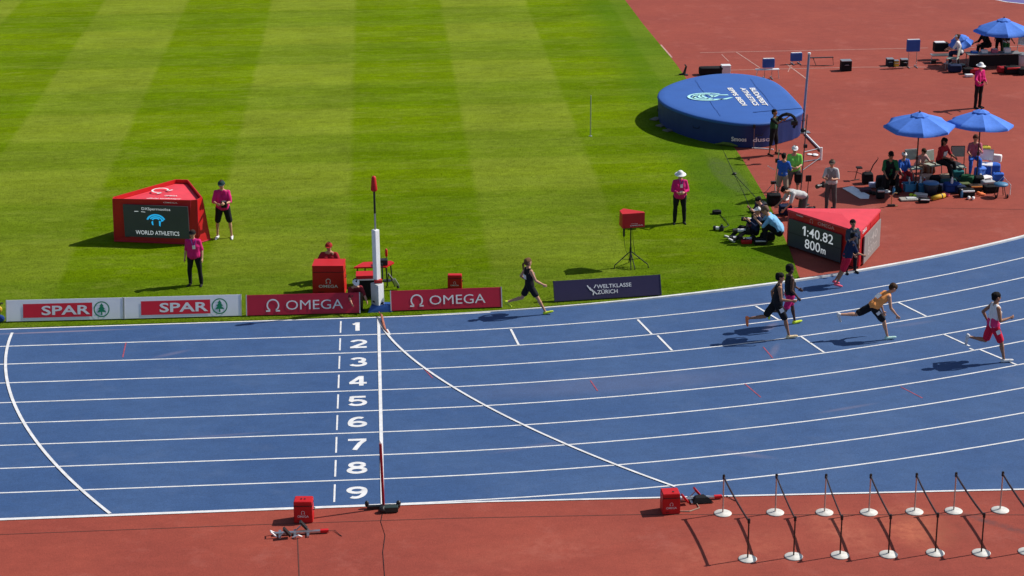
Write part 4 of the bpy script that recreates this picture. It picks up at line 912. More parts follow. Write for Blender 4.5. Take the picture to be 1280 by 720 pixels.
obj('cable', tube(B(), [(-.02, -.2, .01), (-.06, -.6, .006), (.02, -1.2, .006), (-.03, -1.9, .006), (0, -3, .006)], .006), BLACKP, t)  # thin dark tube laid in place of a cast shadow line on the ground
tag(obj('loose_strap', tube(B(), [(*g(474, 395), .10), (*g(477, 398), .09), (*g(479, 406), .05), (*g(481, 412), .03), (*g(485, 417), .022)], [.02, .03, .035, .03, .015]), mat('rust_fabric', (.40, .13, .08), .8, .2, 12)), 'rust coloured strap hanging over the kerb at the top of the finish line', 'strap')

# ------------------------------------------------------------------ belt stanchions
DST = mat('dark_bronze_tube', (.06, .045, .04), .35, .1, 8, metal=.5); DISC = mat('white_enamel_disc', (.62, .60, .55), .4, .22, 9)
back = [(903.5, 642), (969, 641), (1030.5, 641), (1086, 641), (1143, 640), (1192, 639), (1250, 638)]
front = [(934.5, 699), (992, 696), (1050, 694.5), (1110.5, 693.5), (1169, 691.5), (1226.5, 691.5), (1284, 690)]
HP = .83
def stanchion(label, loc_):
    t = thing('belt_stanchion', label, 'stanchion', (*loc_, 0), 0, 'belt stanchions in the outer area')
    d = obj('base_disc', lathe(B(), [(.005, 0), (.172, 0), (.176, .012), (.164, .020), (.05, .026), (.035, .036), (.01, .037)], 28), DISC, t, True)
    obj('pole', cyl(B(), (0, 0, .04), (0, 0, HP-.07), .015, n=12), DST, t)
    bm = B(); cyl(bm, (0, 0, HP-.08), (0, 0, HP), .027, n=12); cyl(bm, (0, 0, HP), (0, 0, HP+.012), .020, n=12); obj('head', bm, BLACKP, t)
    return t
ords = ['first', 'second', 'third', 'fourth', 'fifth', 'sixth', 'seventh']
st = stanchion('x', (0, 0))
back_pole = [c_ for c_ in st.children if c_.name.startswith('pole')][0].data.copy(); back_pole.materials[0] = mat('worn_steel_tube', (.48, .40, .36), .4, .1, 8, metal=.4)
for row, nm in ((back, 'in the row by the track'), (front, 'in the near row')):
    for i, p in enumerate(row):
        lab = f'dark stanchion on white disc, {ords[i]} from left {nm}'
        o = copy_tree(st); o.location = (*g(*p), 0); o['label'] = lab
        o.rotation_euler = (0, 0, random.uniform(-.5, .5))
        if row is back:
            for ch in o.children:
                if ch.name.startswith('pole'): ch.data = back_pole
            a = Vector(g(*p)); b = Vector(g(*front[i])); d = b-a
            bm = B(); n = 10; vs = []
            Rz = Matrix.Rotation(-o.rotation_euler[2], 3, 'Z')
            pts = [Rz @ Vector((d.x*k/n, d.y*k/n, HP-.045-.05*4*(k/n)*(1-k/n)*.6)) for k in range(n+1)]
            side = (Rz @ Vector((-d.y, d.x, 0))).normalized()*.006
            rows = [[bm.verts.new(q_+side*s1+Vector((0, 0, s2*.027))) for s1, s2 in ((-1, -1), (1, -1), (1, 1), (-1, 1))] for q_ in pts]
            for r0, r1 in zip(rows, rows[1:]):
                for k in range(4): bm.faces.new((r0[k], r0[(k+1) % 4], r1[(k+1) % 4], r1[k]))
            bm.faces.new(rows[0]); bm.faces.new(rows[-1])
            obj('belt', bm, mat('dark_belt_webbing', (.05, .042, .045), .6, .15, 12), o)

for ch in list(st.children): bpy.data.objects.remove(ch)
bpy.data.objects.remove(st)
# ------------------------------------------------------------------ high jump uprights, camera gear
x0, y0 = g(1003, 166)
t = thing('bar_upright', 'tall blue grey bar upright beside the landing mat', 'upright', (x0, y0, 0))
UPC = mat('blue_grey_tube', (.22, .28, .42), .4, .08, 3, metal=.2)
obj('post', cyl(B(), (0, 0, .0), (.12, .0, 2.72), .045, .04, 10), UPC, t); obj('post_cap', cyl(B(), (.12, 0, 2.72), (.122, 0, 2.77), .055, n=10), WPOST, t)
bm = B(); ell(bm, (.02, -.03, .10), (.10, .08, .08)); obj('clamp', bm, BLACKP, t); box(bm := B(), (0, 0, .02), (.5, .3, .03)); obj('foot_plate', bm, GREY, t)
x0, y0 = g(1026, 200)
t = thing('metal_frame', 'white metal frame with short post lying in front of the landing mat', 'frame', (x0, y0, 0))
def lg2(p, z=.03): x_, y_ = g(*p); return (x_-x0, y_-y0, z)
obj('side_tube', tube(B(), [lg2((1006, 168)), lg2((1027, 190), .05)], .035), WPOST, t); obj('side_tube', tube(B(), [lg2((1005, 191)), lg2((1022, 187))], .014), SILVER, t)
obj('side_tube', tube(B(), [lg2((1003, 203)), lg2((1026, 200))], .014), SILVER, t); obj('short_post', cyl(B(), (0, 0, 0), (.0, 0, .42), .04), WPOST, t)
bm = B(); ell(bm, lg2((1019, 194.5), .03), (.10, .14, .03)); ell(bm, lg2((1012, 193.5), .02), (.09, .1, .02)); obj('counterweight', bm, WPOST, t)
obj('stay', tube(B(), [lg2((1003, 214)), lg2((1026, 200), .1)], .01), GREY, t)
x0, y0 = g(942, 186)
t = thing('sensor_stand', 'thin stand with a small black sensor right in front of the mat lettering', 'sensor stand', (x0, y0, 0))
obj('rod', cyl(B(), (0, 0, 0), (.0, 0, .72), .014), mat('reddish_grey_rod', (.22, .12, .13), .5), t); box(bm := B(), (0, 0, .76), (.07, .07, .13), bev=.01); obj('sensor', bm, BLACKP, t)
obj('floor_bar', tube(B(), [(-.05, .03, .02), (.15, -.03, .02), (.45, -.14, .02), (.62, -.22, .02)], .022), WPOST, t)
x0, y0 = g(979, 160, .0)
def ring_camera(px, py, z, label):
    x0, y0 = g(px, py, z); t = thing('camera_rig', label, 'camera', (x0, y0, z))
    bm = B(); tube(bm, [(.30*cos(a_), -.02, .28*sin(a_)) for a_ in [radians(-40+26*k) for k in range(9)]], [.05, .055, .045, .055, .05, .06, .05, .055, .05]); obj('padded_hoop', bm, BLACK, t)
    box(bm := B(), (.26, 0, -.02), (.20, .16, .14), bev=.02); obj('camera_body', bm, BLACKP, t)
    return t
ring_camera(983, 153, 1.28, 'black hoop shaped camera rig held up against the blue mat')
x0, y0 = g(999, 262)
t = thing('light_stand', 'tall thin dark stand rising behind the left corner of the scoreboard roof', 'stand', (x0, y0, 0))
obj('rod', cyl(B(), (0, 0, 0), (.12, 0, 2.9), .016), mat('dark_rod', (.06, .06, .07), .4), t); obj('base', lathe(B(), [(.2, 0), (.2, .02), (.03, .04)], 14), BLACKP, t); box(bm := B(), (.10, -.02, 1.95), (.10, .08, .10)); obj('clamp', bm, BLACKP, t)
x0, y0 = g(968, 240)
t = thing('tripod_stand', 'thin grey pole with clamps standing left of the lime green official', 'stand', (x0, y0, 0))
obj('rod', cyl(B(), (0, 0, 0), (.10, 0, 1.35), .018), SILVER, t); box(bm := B(), (.05, -.02, 1.0), (.12, .08, .12)); obj('clamp', bm, BLACKP, t); box(bm := B(), (-.02, 0, .30), (.2, .1, .08)); obj('clamp', bm, BLACKP, t)
obj('handle', tube(B(), [(-.25, -.05, .85), (-.02, 0, .7)], .012), WPOST, t)
for a in (30, 150, 270): obj('leg', cyl(B(), (.25*cos(radians(a)), .25*sin(radians(a)), 0), (0, 0, .35), .01), GREY, t)
def paddle(px, py, h, r, label):
    x0, y0 = g(px, py); t = thing('signal_paddle', label, 'paddle', (x0, y0, 0))
    obj('stick', cyl(B(), (0, 0, 0), (.03, 0, h-r), .012), BLACKP, t)
    bm = B(); box(bm, (.03, 0, h), (r*2, .04, r*2.2), bev=.02); obj('panel', bm, BLACKP, t)
    obj('base', lathe(B(), [(.10, 0), (.10, .015), (.02, .03)], 10), BLACKP, t); return t
paddle(1008, 256, .82, .09, 'small black square panel on a stick behind the scoreboard')
def camera_gear(px, py, z, rz, label, L=.34, body=BLACKP, hood=WPOST):
    x0, y0 = g(px, py, z); t = thing('camera', label, 'camera', (x0, y0, z), rz)
    box(bm := B(), (0, 0, .06), (.12, .15, .12), bev=.015); obj('camera_body', bm, body, t)
    bm = B(); cyl(bm, (.05, 0, .06), (L*.7, 0, .06), .042, .052, 14); obj('lens', bm, hood, t); obj('lens_hood', cyl(B(), (L*.7, 0, .06), (L, 0, .06), .062, .066, 14), BLACKP, t)
    box(bm := B(), (0, 0, .15), (.06, .06, .05), bev=.01); obj('viewfinder', bm, body, t); return t
camera_gear(1029, 234, .85, radians(-150), 'black camera with a short lens held by the standing photographer', .26, hood=BLACKP)
camera_gear(953, 278, .45, radians(-200), 'white long lens camera raised among the seated photographers', .60)
camera_gear(925, 299, .10, radians(185), 'black camera with pale lens at the feet of the leftmost seated photographer', .30)
camera_gear(902, 288, .03, radians(160), 'camera with a black and white hood lying leftmost on the turf', .24)
camera_gear(941, 300, .06, radians(200), 'camera with white lens on the turf before the photographer in navy', .34)
def lump(name, cat, px, py, size, m, label, z=0., rz=0., amp=.03, cover=None, strap=True):
    """bag: soft irregular body with flap and handle"""
    x0, y0 = g(px, py); t = thing(name, label, cat, (x0, y0, z), rz)
    bm = B(); box(bm, (0, 0, size[2]/2), size, bev=min(size)*.28); bmesh.ops.subdivide_edges(bm, edges=bm.edges[:], cuts=1, use_grid_fill=True); clump(bm, amp*.6, 7, px*.13)
    zm = min(v.co.z for v in bm.verts)
    for v in bm.verts: v.co.z -= zm
    obj('bag_body', bm, m, t, True)
    bm = B(); box(bm, (0, -size[1]*.08, size[2]*.86), (size[0]*.86, size[1]*.98, size[2]*.22), bev=size[2]*.08); clump(bm, amp*.4, 6, py*.1); obj('flap', bm, cover or m, t, True)
    if strap: obj('handle', tube(B(), [(-size[0]*.28, 0, size[2]*.9), (-size[0]*.18, 0, size[2]*1.16), (size[0]*.18, 0, size[2]*1.16), (size[0]*.28, 0, size[2]*.9)], .012), BLACKP, t)
    return t
DGREY = fab('dark_grey_bag_cloth', (.03, .033, .04)); BLUEB = fab('blue_bag_cloth', (.02, .06, .25)); 
lump('camera_bag', 'bag', 951, 265, (.36, .26, .30), DGREY, 'dark grey camera bag on the turf behind the seated photographers')
lump('camera_bag', 'bag', 967, 256, (.42, .30, .36), BLACK, 'black camera backpack next to the kneeling photographer in grey')
lump('camera_bag', 'bag', 933, 305, (.30, .16, .12), REDC, 'small red bag lowest on the turf in front of the photographers', amp=.02)
lump('camera_bag', 'bag', 950, 306, (.34, .22, .16), BLACK, 'flat black camera bag in front of the seated photographers', amp=.02, cover=LGREY)
lump('camera_bag', 'bag', 896, 268, (.26, .18, .12), BLACK, 'small black bag lying alone leftmost on the turf', amp=.03)
tag(obj('camera_strap', tube(B(), [(*g(900, 270), .03), (*g(906, 276), .05), (*g(911, 283), .03), (*g(903, 287), .03)], .014), BLACKP), 'black strap trailing over the turf from the small black bag', 'strap')
x0, y0 = g(908, 184)
t = thing('turf_roll', 'yellow green roll of cut turf lying at the foot of the blue mat', 'turf roll', (x0, y0, .02))
bm = B(); tube(bm, [(-.35, .16, .06), (-.1, .12, .08), (.15, .02, .07), (.35, -.12, .04)], [.03, .06, .06, .02], 8); obj('roll', bm, mat('cut_turf', (.13, .19, .03), .9, .4, 14), t, True)
# thin plates beside the mat at its left foot
for i, (px, py, rz) in enumerate(((820, 150, .9), (828, 158, .7), (837, 164, .6))):
    x0, y0 = g(px, py); bm = B(); box(bm, (0, 0, .02), (.42, .28, .035), bev=.008)
    o = obj('ground_plate', bm, mat('worn_grey_plate', (.16, .14, .12), .7, .3, 8)); o.location = (x0, y0, .022); o.rotation_euler[2] = rz
    tag(o, ('upper', 'middle', 'lowest')[i]+' of three worn grey plates lying at the left foot of the blue mat', 'ground plate', 'grey plates at the foot of the mat')
# cables in the turf
CAB = mat('buried_cable', (.02, .03, .02), .8)
for nm, lab, pts in (('cable', 'dark cable running over the turf from the mat to the photographers', [(900, 181), (907, 195), (918, 219), (930, 243), (938, 262)]),
                     ('cable', 'thin dark cable running from the plug on the turf to the red area', [(918, 219), (930, 232), (945, 248), (958, 245)]),
                     ('cable', 'black cable lying on the red surface behind the scoreboard', [(1098, 262), (1080, 262), (1040, 264), (1010, 262)])):
    tag(obj(nm, tube(B(), [(*g(*p), .024) for p in pts], .009), CAB), lab, 'cable')
tag(obj('cable_plug', ell(B(), (*g(918, 219), .05), (.07, .06, .04), 2), BLACKP, None, True), 'black plug where two cables meet on the turf', 'plug')
lump('camera_bag', 'bag', 1041, 262, (.12, .1, .08), BLACK, 'tiny black pouch at the feet of the standing photographer in grey', amp=.01, strap=False)

# ------------------------------------------------------------------ parasols
def gore(n, Rr, rise, drop=.03):
    """one cloth panel between two ribs"""
    bm = B(); rows = []
    a = pi/n
    for j in range(7):
        f = j/6; r_ = .14+(Rr-.14)*f; zz = -rise*(f**1.15); row = []
        for k in range(5):
            t_ = -1+k*.5; an = a*t_; sag = (1-t_*t_)*f*(-.03); rad = r_*cos(a)/max(cos(an), .1) if True else r_
            rad -= (1-t_*t_)*f*f*.035
            row.append(bm.verts.new((rad*cos(an), rad*sin(an), zz+sag)))
        rows.append(row)
    for r0, r1 in zip(rows, rows[1:]):
        for k in range(4): bm.faces.new((r0[k], r0[k+1], r1[k+1], r1[k]))
    row = rows[-1]; lo = [bm.verts.new(v.co+Vector((0, 0, -.07))) for v in row]
    for k in range(4): bm.faces.new((row[k], row[k+1], lo[k+1], lo[k]))
    return bm
def parasol(px, py, h, Rr, label, n=8, rise=.42, tilt=(0, 0)):
    x0, y0 = g(px, py); t = thing('parasol', label, 'parasol', (x0, y0, 0), .25)
    M = Matrix.Translation((0, 0, h-.04)) @ Matrix.Rotation(radians(tilt[0]), 4, 'X') @ Matrix.Rotation(radians(tilt[1]), 4, 'Y')
    g0 = None
    for k in range(n):
        if g0 is None:
            g0 = obj('canopy_panel', gore(n, Rr, rise), BLUEC, t, True); o = g0
        else: o = g0.copy(); COL.objects.link(o); o.parent = t
        o.matrix_local = M @ Matrix.Rotation(2*pi*k/n, 4, 'Z')
    r0 = None
    for k in range(n):
        if r0 is None: r0 = obj('rib', cyl(B(), (.05, 0, -.01), (Rr*.985, 0, -rise-.01), .010, n=6), DST, t); o = r0
        else: o = r0.copy(); COL.objects.link(o); o.parent = t
        o.matrix_local = M @ Matrix.Rotation(2*pi*(k+.5)/n, 4, 'Z')
    vt = obj('vent_cap', lathe(B(), [(.02, .075), (.12, .055), (.26, -.005), (.27, -.035), (.25, -.03)], n), BLUEC, t); vt.matrix_local = M
    fn = obj('finial', lathe(B(), [(.02, .07), (.028, .09), (.02, .13), (.004, .14)], 8), DST, t); fn.matrix_local = M
    obj('pole', cyl(B(), (0, 0, .03), (0, 0, h), .022), DST, t)
    obj('pole_collar', cyl(B(), (0, 0, .95), (0, 0, 1.05), .045), DST, t)
    obj('base', lathe(B(), [(.26, 0), (.26, .05), (.06, .09), (.04, .25), (.03, .26)], 18), BLACKP, t)
    return t
parasol(1144, 237, 2.40, 1.08, 'open blue parasol, left one of the two near the long jumpers camp', rise=.33, tilt=(2.5, -2))
parasol(1220, 231, 2.36, 1.02, 'open blue parasol, right one of the near pair above the person in pink', rise=.36, tilt=(-2, 3.5))
parasol(1251, 78, 1.72, 1.15, 'open blue parasol over the far table at the top right', rise=.40)
parasol(1198, 82, 1.15, .48, 'small tilted blue parasol left of the far table', rise=.22, tilt=(10, -16))
# ------------------------------------------------------------------ chairs and clutter under the parasols
def chair(px, py, rz, m, label, h=.82, frame_m=None, name='folding_chair'):
    x0, y0 = g(px, py); fm = frame_m or GREY; t = thing(name, label, 'chair', (x0, y0, 0), rz, 'folding chairs of the athletes')
    box(bm := B(), (0, 0, .42), (.42, .42, .03), bev=.01); obj('seat', bm, m, t)
    box(bm := B(), (-.22, 0, h-.17), (.03, .40, .32), ry=-.12, bev=.012); obj('backrest', bm, m, t)
    for x, y in ((.19, .19), (.19, -.19)): obj('leg', cyl(B(), (x+.03, y, 0), (x, y, .42), .014), fm, t)
    for y in (.205, -.205): obj('leg', tube(B(), [(-.26, y, 0), (-.19, y, .42), (-.245, y, h)], .014), fm, t)
    obj('cross_bar', cyl(B(), (-.245, -.205, h), (-.245, .205, h), .014), fm, t)
    return t
SAGE = fab('sage_grey_canvas', (.32, .36, .31)); WPL = mat('white_plastic', (.75, .75, .76), .4, .04, 6)
chair(1141, 226, radians(-80), SAGE, 'sage canvas folding chair behind the left near parasol pole', .95)
chair(1165, 222, radians(-65), SAGE, 'sage canvas chair left of the athlete in red shirt')
chair(1197, 224, radians(-95), SAGE, 'sage canvas chair with dark frame between the two near parasols', 1.0, DST)
chair(1231, 221, radians(-110), WPL, 'white plastic chair behind the right near parasol pole')
x0, y0 = g(1070, 225)
t = thing('folding_stool', 'small black folding stool leftmost beside the near parasols', 'stool', (x0, y0, 0))
box(bm := B(), (.08, 0, .40), (.18, .2, .04), bev=.015); obj('seat', bm, BLACK, t); obj('post', cyl(B(), (-.04, 0, 0), (.04, 0, .4), .014), BLACKP, t); obj('arm', tube(B(), [(-.28, 0, .28), (0, 0, .26), (.3, -.05, .14)], .012), BLACKP, t); obj('foot', tube(B(), [(-.18, -.08, .01), (.12, .05, .01)], .014), BLACKP, t)
lump('sports_bag', 'bag', 1084, 229, (.34, .28, .34), BLACK, 'black upright sports bag right of the small folding stool')
x0, y0 = g(1091, 216)
t = thing('umbrella_closed', 'closed thin black umbrella leaning by the black sports bag', 'umbrella', (x0, y0, 0)); obj('shaft', tube(B(), [(-.1, 0, 0), (0, 0, .25), (.12, 0, .42)], .018), BLACKP, t); obj('handle', tube(B(), [(.12, 0, .42), (.15, 0, .47), (.13, 0, .5)], .012), DST, t)
# white towel: thin folded sheet
vs = [g(*p) for p in ((1053, 236), (1066, 233.5), (1087, 245), (1086, 249), (1075, 249), (1062, 241))]
bm = B(); prism(bm, vs, .006, .03); bmesh.ops.bevel(bm, geom=bm.edges[:], offset=.006, segments=1, affect='EDGES'); tag(obj('towel', bm, fab('white_towelling', (.86, .85, .88))), 'white towel spread in a zigzag on the red surface', 'towel')
lump('towel_bundle', 'towel', 1093, 234, (.36, .22, .14), fab('pale_lilac_towel', (.45, .45, .6)), 'pale crumpled towel behind the white and black backpack', strap=False)
lump('backpack', 'backpack', 1100, 248, (.26, .22, .30), BLACK, 'black backpack with pale grey top standing left of the curved tap', cover=LGREY)
lump('clothes_heap', 'clothes', 1082, 240, (.34, .24, .12), fab('plum_cloth', (.10, .05, .07)), 'plum coloured heap of clothes near the white towel', strap=False)
x0, y0 = g(1114, 258)
t = thing('standpipe', 'curved brass coloured standpipe rising from a dark block', 'standpipe', (x0, y0, 0)); BR = mat('brass', (.55, .42, .2), .35, .1, 9, metal=.7)
obj('pipe', tube(B(), [(0, 0, .0), (0, 0, .25), (.02, 0, .36), (.08, 0, .42), (.16, 0, .41)], .018), BR, t); box(bm := B(), (.0, 0, .03), (.22, .10, .06), bev=.01); obj('block', bm, BLACKP, t)
box(bm := B(), (.14, 0, .015), (.1, .06, .03)); obj('valve', bm, BR, t)
def crate(px, py, sz, m, label, name='crate', cat='crate', fill=None):
    x0, y0 = g(px, py); t = thing(name, label, cat, (x0, y0, 0), random.uniform(-.2, .2)); X, Y, Z = sz; w_ = .02
    for c, s in (((0, -Y/2, Z/2), (X, w_, Z)), ((0, Y/2, Z/2), (X, w_, Z)), ((-X/2, 0, Z/2), (w_, Y-w_, Z)), ((X/2, 0, Z/2), (w_, Y-w_, Z))):
        obj('side', box(B(), c, s), m, t)
    obj('bottom', box(B(), (0, 0, .012), (X-.03, Y-.03, .02)), m, t)
    for sg in (-1, 1): obj('rim', box(B(), (0, sg*(Y/2+.008), Z-.02), (X+.04, .02, .03)), m, t)
    return t
TEAL = mat('light_blue_plastic', (.06, .28, .50), .4, .08, 5)
crate(1137, 238, (.36, .30, .24), TEAL, 'light blue plastic crate left of the dark tub')
crate(1153, 239, (.30, .28, .22), TEAL, 'light blue plastic crate directly beside the dark tub')
def bottle(px, py, z, m, label, h=.24):
    x0, y0 = g(px, py); t = thing('water_bottle', label, 'bottle', (x0, y0, z)); obj('bottle_body', lathe(B(), [(.035, 0), (.038, .01), (.038, h*.7), (.018, h*.85), (.018, h*.92)], 12), m, t, True); obj('lid', cyl(B(), (0, 0, h*.92), (0, 0, h), .022), WPL, t)
bottle(1136, 236, .03, WPL, 'white bottle standing in the left light blue crate', .34); bottle(1150, 237, .03, WPL, 'white bottle in the light blue crate by the dark tub', .38)
bottle(1146, 241, 0, fab('black_bottle', (.03, .03, .03)), 'black bottle between the two light blue crates', .36); bottle(1155, 236, .03, REDT, 'red bottle in the light blue crate by the dark tub', .34); bottle(1127, 240, 0, REDC, 'red bottle on the ground left of the crates', .28)
lump('clothes_heap', 'clothes', 1128, 234, (.36, .26, .24), REDT, 'dark red clothes heap left of the light blue crates', strap=False)
x0, y0 = g(1163, 243); t = thing('tub', 'dark round tub with a blue lid in the middle of the camp', 'tub', (x0, y0, 0))
obj('tub_body', lathe(B(), [(.16, 0), (.18, .02), (.23, .34), (.22, .35)], 20), mat('dark_navy_plastic', (.012, .02, .04), .4), t, True); obj('lid', lathe(B(), [(.245, .345), (.25, .37), (.22, .39), (.02, .40)], 20), mat('blue_lid_plastic', (.04, .16, .38), .4), t, True)
x0, y0 = g(1137, 250); t = thing('sit_mat', 'pale grey flat mat with rounded ends in front of the crates', 'mat', (x0, y0, 0)); box(bm := B(), (0, 0, .03), (.60, .34, .05), bev=.02); obj('pad', bm, fab('pale_stone_cloth', (.34, .31, .27)), t); box(bm := B(), (.05, 0, .065), (.3, .2, .02), bev=.008); obj('fold', bm, LGREY, t)
lump('clothes_heap', 'clothes', 1151, 246, (.40, .20, .10), fab('off_white_cloth', (.55, .52, .5)), 'off white jacket thrown on the ground before the dark tub', strap=False, rz=-.4)
lump('sports_shoes_bag', 'bag', 1155, 253, (.32, .20, .12), BLACK, 'black and white shoe bag lowest in the camp', cover=WPL, strap=False)
x0, y0 = g(1173, 249); t = thing('rolled_mat', 'yellow rolled up mat lying right of the dark tub', 'rolled mat', (x0, y0, 0), radians(32)); obj('roll', cyl(B(), (-.26, 0, .07), (.24, 0, .08), .07, .075, 16), mat('yellow_foam', (.60, .36, .02), .7, .1, 8), t, True); obj('strap', cyl(B(), (.08, 0, .076), (.12, 0, .077), .078, n=16), BLACKP, t)
lump('sports_bag', 'bag', 1190, 240, (.52, .32, .30), BLUEB, 'blue sports bag right of the yellow rolled mat', amp=.05)
lump('sports_bag', 'bag', 1208, 245, (.46, .30, .22), BLACK, 'black sports bag with white clothes on top right of the blue bag', cover=WPL)
lump('clothes_heap', 'clothes', 1185, 233, (.50, .30, .22), fab('dark_teal_cloth', (.02, .08, .09)), 'dark teal heap of clothes behind the blue sports bag', strap=False)
lump('sports_bag', 'bag', 1196, 226, (.40, .30, .36), fab('teal_bag', (.02, .15, .16)), 'teal bag behind the blue sports bag near the red shirted athlete')
lump('sports_bag', 'bag', 1219, 239, (.40, .26, .20), fab('black_orange_bag', (.05, .03, .02)), 'black bag with orange flap under the right near parasol', cover=fab('orange_cloth', (.65, .22, .05)))
lump('clothes_heap', 'clothes', 1230, 229, (.46, .26, .22), WSING, 'white clothes heap right of the right near parasol pole', strap=False, rz=.5)
lump('clothes_heap', 'clothes', 1237, 220, (.60, .36, .42), BLUS, 'blue towel heap on the far right of the camp', strap=False)
lump('clothes_heap', 'clothes', 1243, 212, (.40, .2, .26), WSING, 'white jacket draped over the blue towel heap', strap=False, rz=-.5, z=.25)
lump('clothes_heap', 'clothes', 1174, 238, (.3, .22, .2), fab('pale_lilac_cloth', (.45, .4, .55)), 'pale lilac clothes heap beside the dark tub', strap=False)
lump('clothes_heap', 'clothes', 1205, 236, (.36, .24, .2), fab('olive_cloth', (.10, .13, .05)), 'olive heap of clothes between the blue and black sports bags', strap=False)
lump('sports_bag', 'bag', 1229, 184+32, (.34, .18, .24), fab('yellow_bag_cloth', (.5, .42, .05)), 'yellow bag hanging at the white plastic chair', z=.62, amp=.03)
x0, y0 = g(1250, 246); t = thing('folding_stool', 'round blue topped stool at the right end of the camp', 'stool', (x0, y0, 0)); obj('seat', lathe(B(), [(.20, .36), (.22, .38), (.21, .42), (.01, .43)], 18), mat('dull_blue_seat', (.05, .18, .33), .5), t, True)
for a in (45, 135, 225, 315): obj('leg', cyl(B(), (.2*cos(radians(a)), .2*sin(radians(a)), 0), (.1*cos(radians(a)), .1*sin(radians(a)), .37), .012), BLACKP, t)
obj('push_bar', tube(B(), [(-.1, .1, .4), (.1, .12, .6), (.32, .05, .35), (.3, 0, .05)], .013), WPL, t)
for i, a in enumerate((.18, -.18)): obj('wheel', cyl(B(), (a-.015, -.15, .06), (a+.015, -.15, .06), .06), BLACKP, t)
# ------------------------------------------------------------------ far camp
def speed_board(px, py, w_, h_, hz, label, rz=0, bw=BLUEC, face_m=None):
    x0, y0 = g(px, py); t = thing('indicator_board', label, 'indicator board', (x0, y0, 0), rz)
    box(bm := B(), (0, 0, hz+h_/2), (w_, .14, h_), bev=.03); obj('panel', bm, face_m or mat('matt_blue_cover', (.025, .10, .38), .6, .1, 4), t)
    for x in (-w_*.3, w_*.3): obj('leg', cyl(B(), (x, .0, 0), (x, 0, hz), .015), SILVER, t); obj('foot', cyl(B(), (x, -.25, .02), (x, .25, .02), .018), SILVER, t)
    obj('edge_bar', box(B(), (0, 0, hz+h_+.01), (w_*.9, .10, .02)), WPL, t)
    return t
speed_board(1140, 84, .52, .46, .62, 'blue covered square board on thin legs left of the far camp')
t_ = speed_board(960, 98, .46, .34, .42, 'blue covered board on a stand just behind the top of the mat')
box(bm := B(), (-.05, -.05, .36), (.90, .2, .03)); obj('shelf', bm, WPL, t_); obj('side_prop', tube(B(), [(-.5, -.1, 0), (-.42, -.05, .36)], .014), SILVER, t_); obj('side_prop', tube(B(), [(.4, -.1, 0), (.36, -.05, .36)], .014), SILVER, t_)
speed_board(995, 80, .46, .32, .12, 'low blue covered board right behind the bar upright', .1)
lump('equipment_case', 'case', 889, 93, (.95, .4, .30), BLACK, 'long black case behind the top edge of the blue mat', amp=.015, strap=False)
x0, y0 = g(907, 93); t = thing('cool_box', 'white cool box behind the top edge of the blue mat', 'cool box', (x0, y0, 0)); box(bm := B(), (0, 0, .16), (.34, .3, .32), bev=.02); obj('case', bm, WPL, t); box(bm := B(), (0, 0, .35), (.36, .32, .05), bev=.015); obj('lid', bm, WPL, t)
x0, y0 = g(855, 94); t = thing('marker_cone', 'black folded stand at the left of the long black case', 'stand', (x0, y0, 0)); bm = B(); tube(bm, [(-.2, 0, .03), (0, 0, .05), (.08, 0, .35), (.02, 0, .42)], [.03, .07, .04, .03]); obj('frame', bm, BLACKP, t); obj('foot', box(B(), (0, 0, .015), (.3, .2, .03)), BLACKP, t)
x0, y0 = g(1026, 82); t = thing('low_bench', 'low dark frame bench right of the bar upright', 'bench', (x0, y0, 0))
box(bm := B(), (0, .1, .30), (1.0, .10, .03)); obj('seat', bm, DST, t); obj('leg', tube(B(), [(.48, .1, .3), (.5, 0, 0), (.1, -.1, .02)], .016), DST, t); obj('leg', tube(B(), [(-.3, .1, .3), (-.2, -.05, .02), (.1, -.1, .02)], .016), DST, t)
def eq_box(px, py, sz, m, label, extra=None):
    x0, y0 = g(px, py); t = thing('equipment_case', label, 'case', (x0, y0, 0)); box(bm := B(), (0, 0, sz[2]/2), sz, bev=.02); obj('case', bm, m, t)
    box(bm := B(), (0, 0, sz[2]+.015), (sz[0]*1.03, sz[1]*1.03, .03), bev=.008); obj('lid', bm, GREY, t)
    obj('handle', tube(B(), [(-.08, -sz[1]/2, sz[2]*.6), (-.06, -sz[1]/2-.03, sz[2]*.66), (.06, -sz[1]/2-.03, sz[2]*.66), (.08, -sz[1]/2, sz[2]*.6)], .01), SILVER, t); return t
eq_box(1057, 88, (.40, .34, .38), BLACK, 'black wheeled case with grey lid right of the low bench'); eq_box(1112, 82, (.26, .3, .26), DGREY, 'dark grey case leftmost of the cases below the blue board')
t_ = eq_box(1120, 83, (.18, .2, .22), mat('yellow_plastic', (.65, .38, .03), .5), 'small yellow case between two dark cases'); eq_box(1130, 82, (.28, .3, .24), BLACK, 'black case right of the small yellow case')
x0, y0 = g(1175, 78); t = thing('kit_table', 'low table carrying a black box left of the far camp', 'table', (x0, y0, 0)); box(bm := B(), (0, 0, .30), (.75, .4, .03)); obj('table_top', bm, SILVER, t)
for x in (-.33, .33): obj('leg', cyl(B(), (x*1.2, -.1, 0), (x, 0, .3), .014), SILVER, t)
box(bm := B(), (-.32, -.2, .08), (.18, .14, .16), bev=.02); obj('shelf_pack', bm, BLACKP, t)
x1, y1 = g(1175, 74); t = thing('monitor_box', 'black monitor box standing on the low table', 'monitor', (x1, y1, .315)); box(bm := B(), (0, 0, .18), (.56, .34, .34), bev=.015); obj('case', bm, BLACK, t); box(bm := B(), (-.05, 0, .37), (.4, .28, .03)); obj('paper_stack', bm, WPL, t)
x0, y0 = g(1240, 84); t = thing('judges_table', 'long table with dark cloth under the far parasol', 'table', (x0, y0, 0))
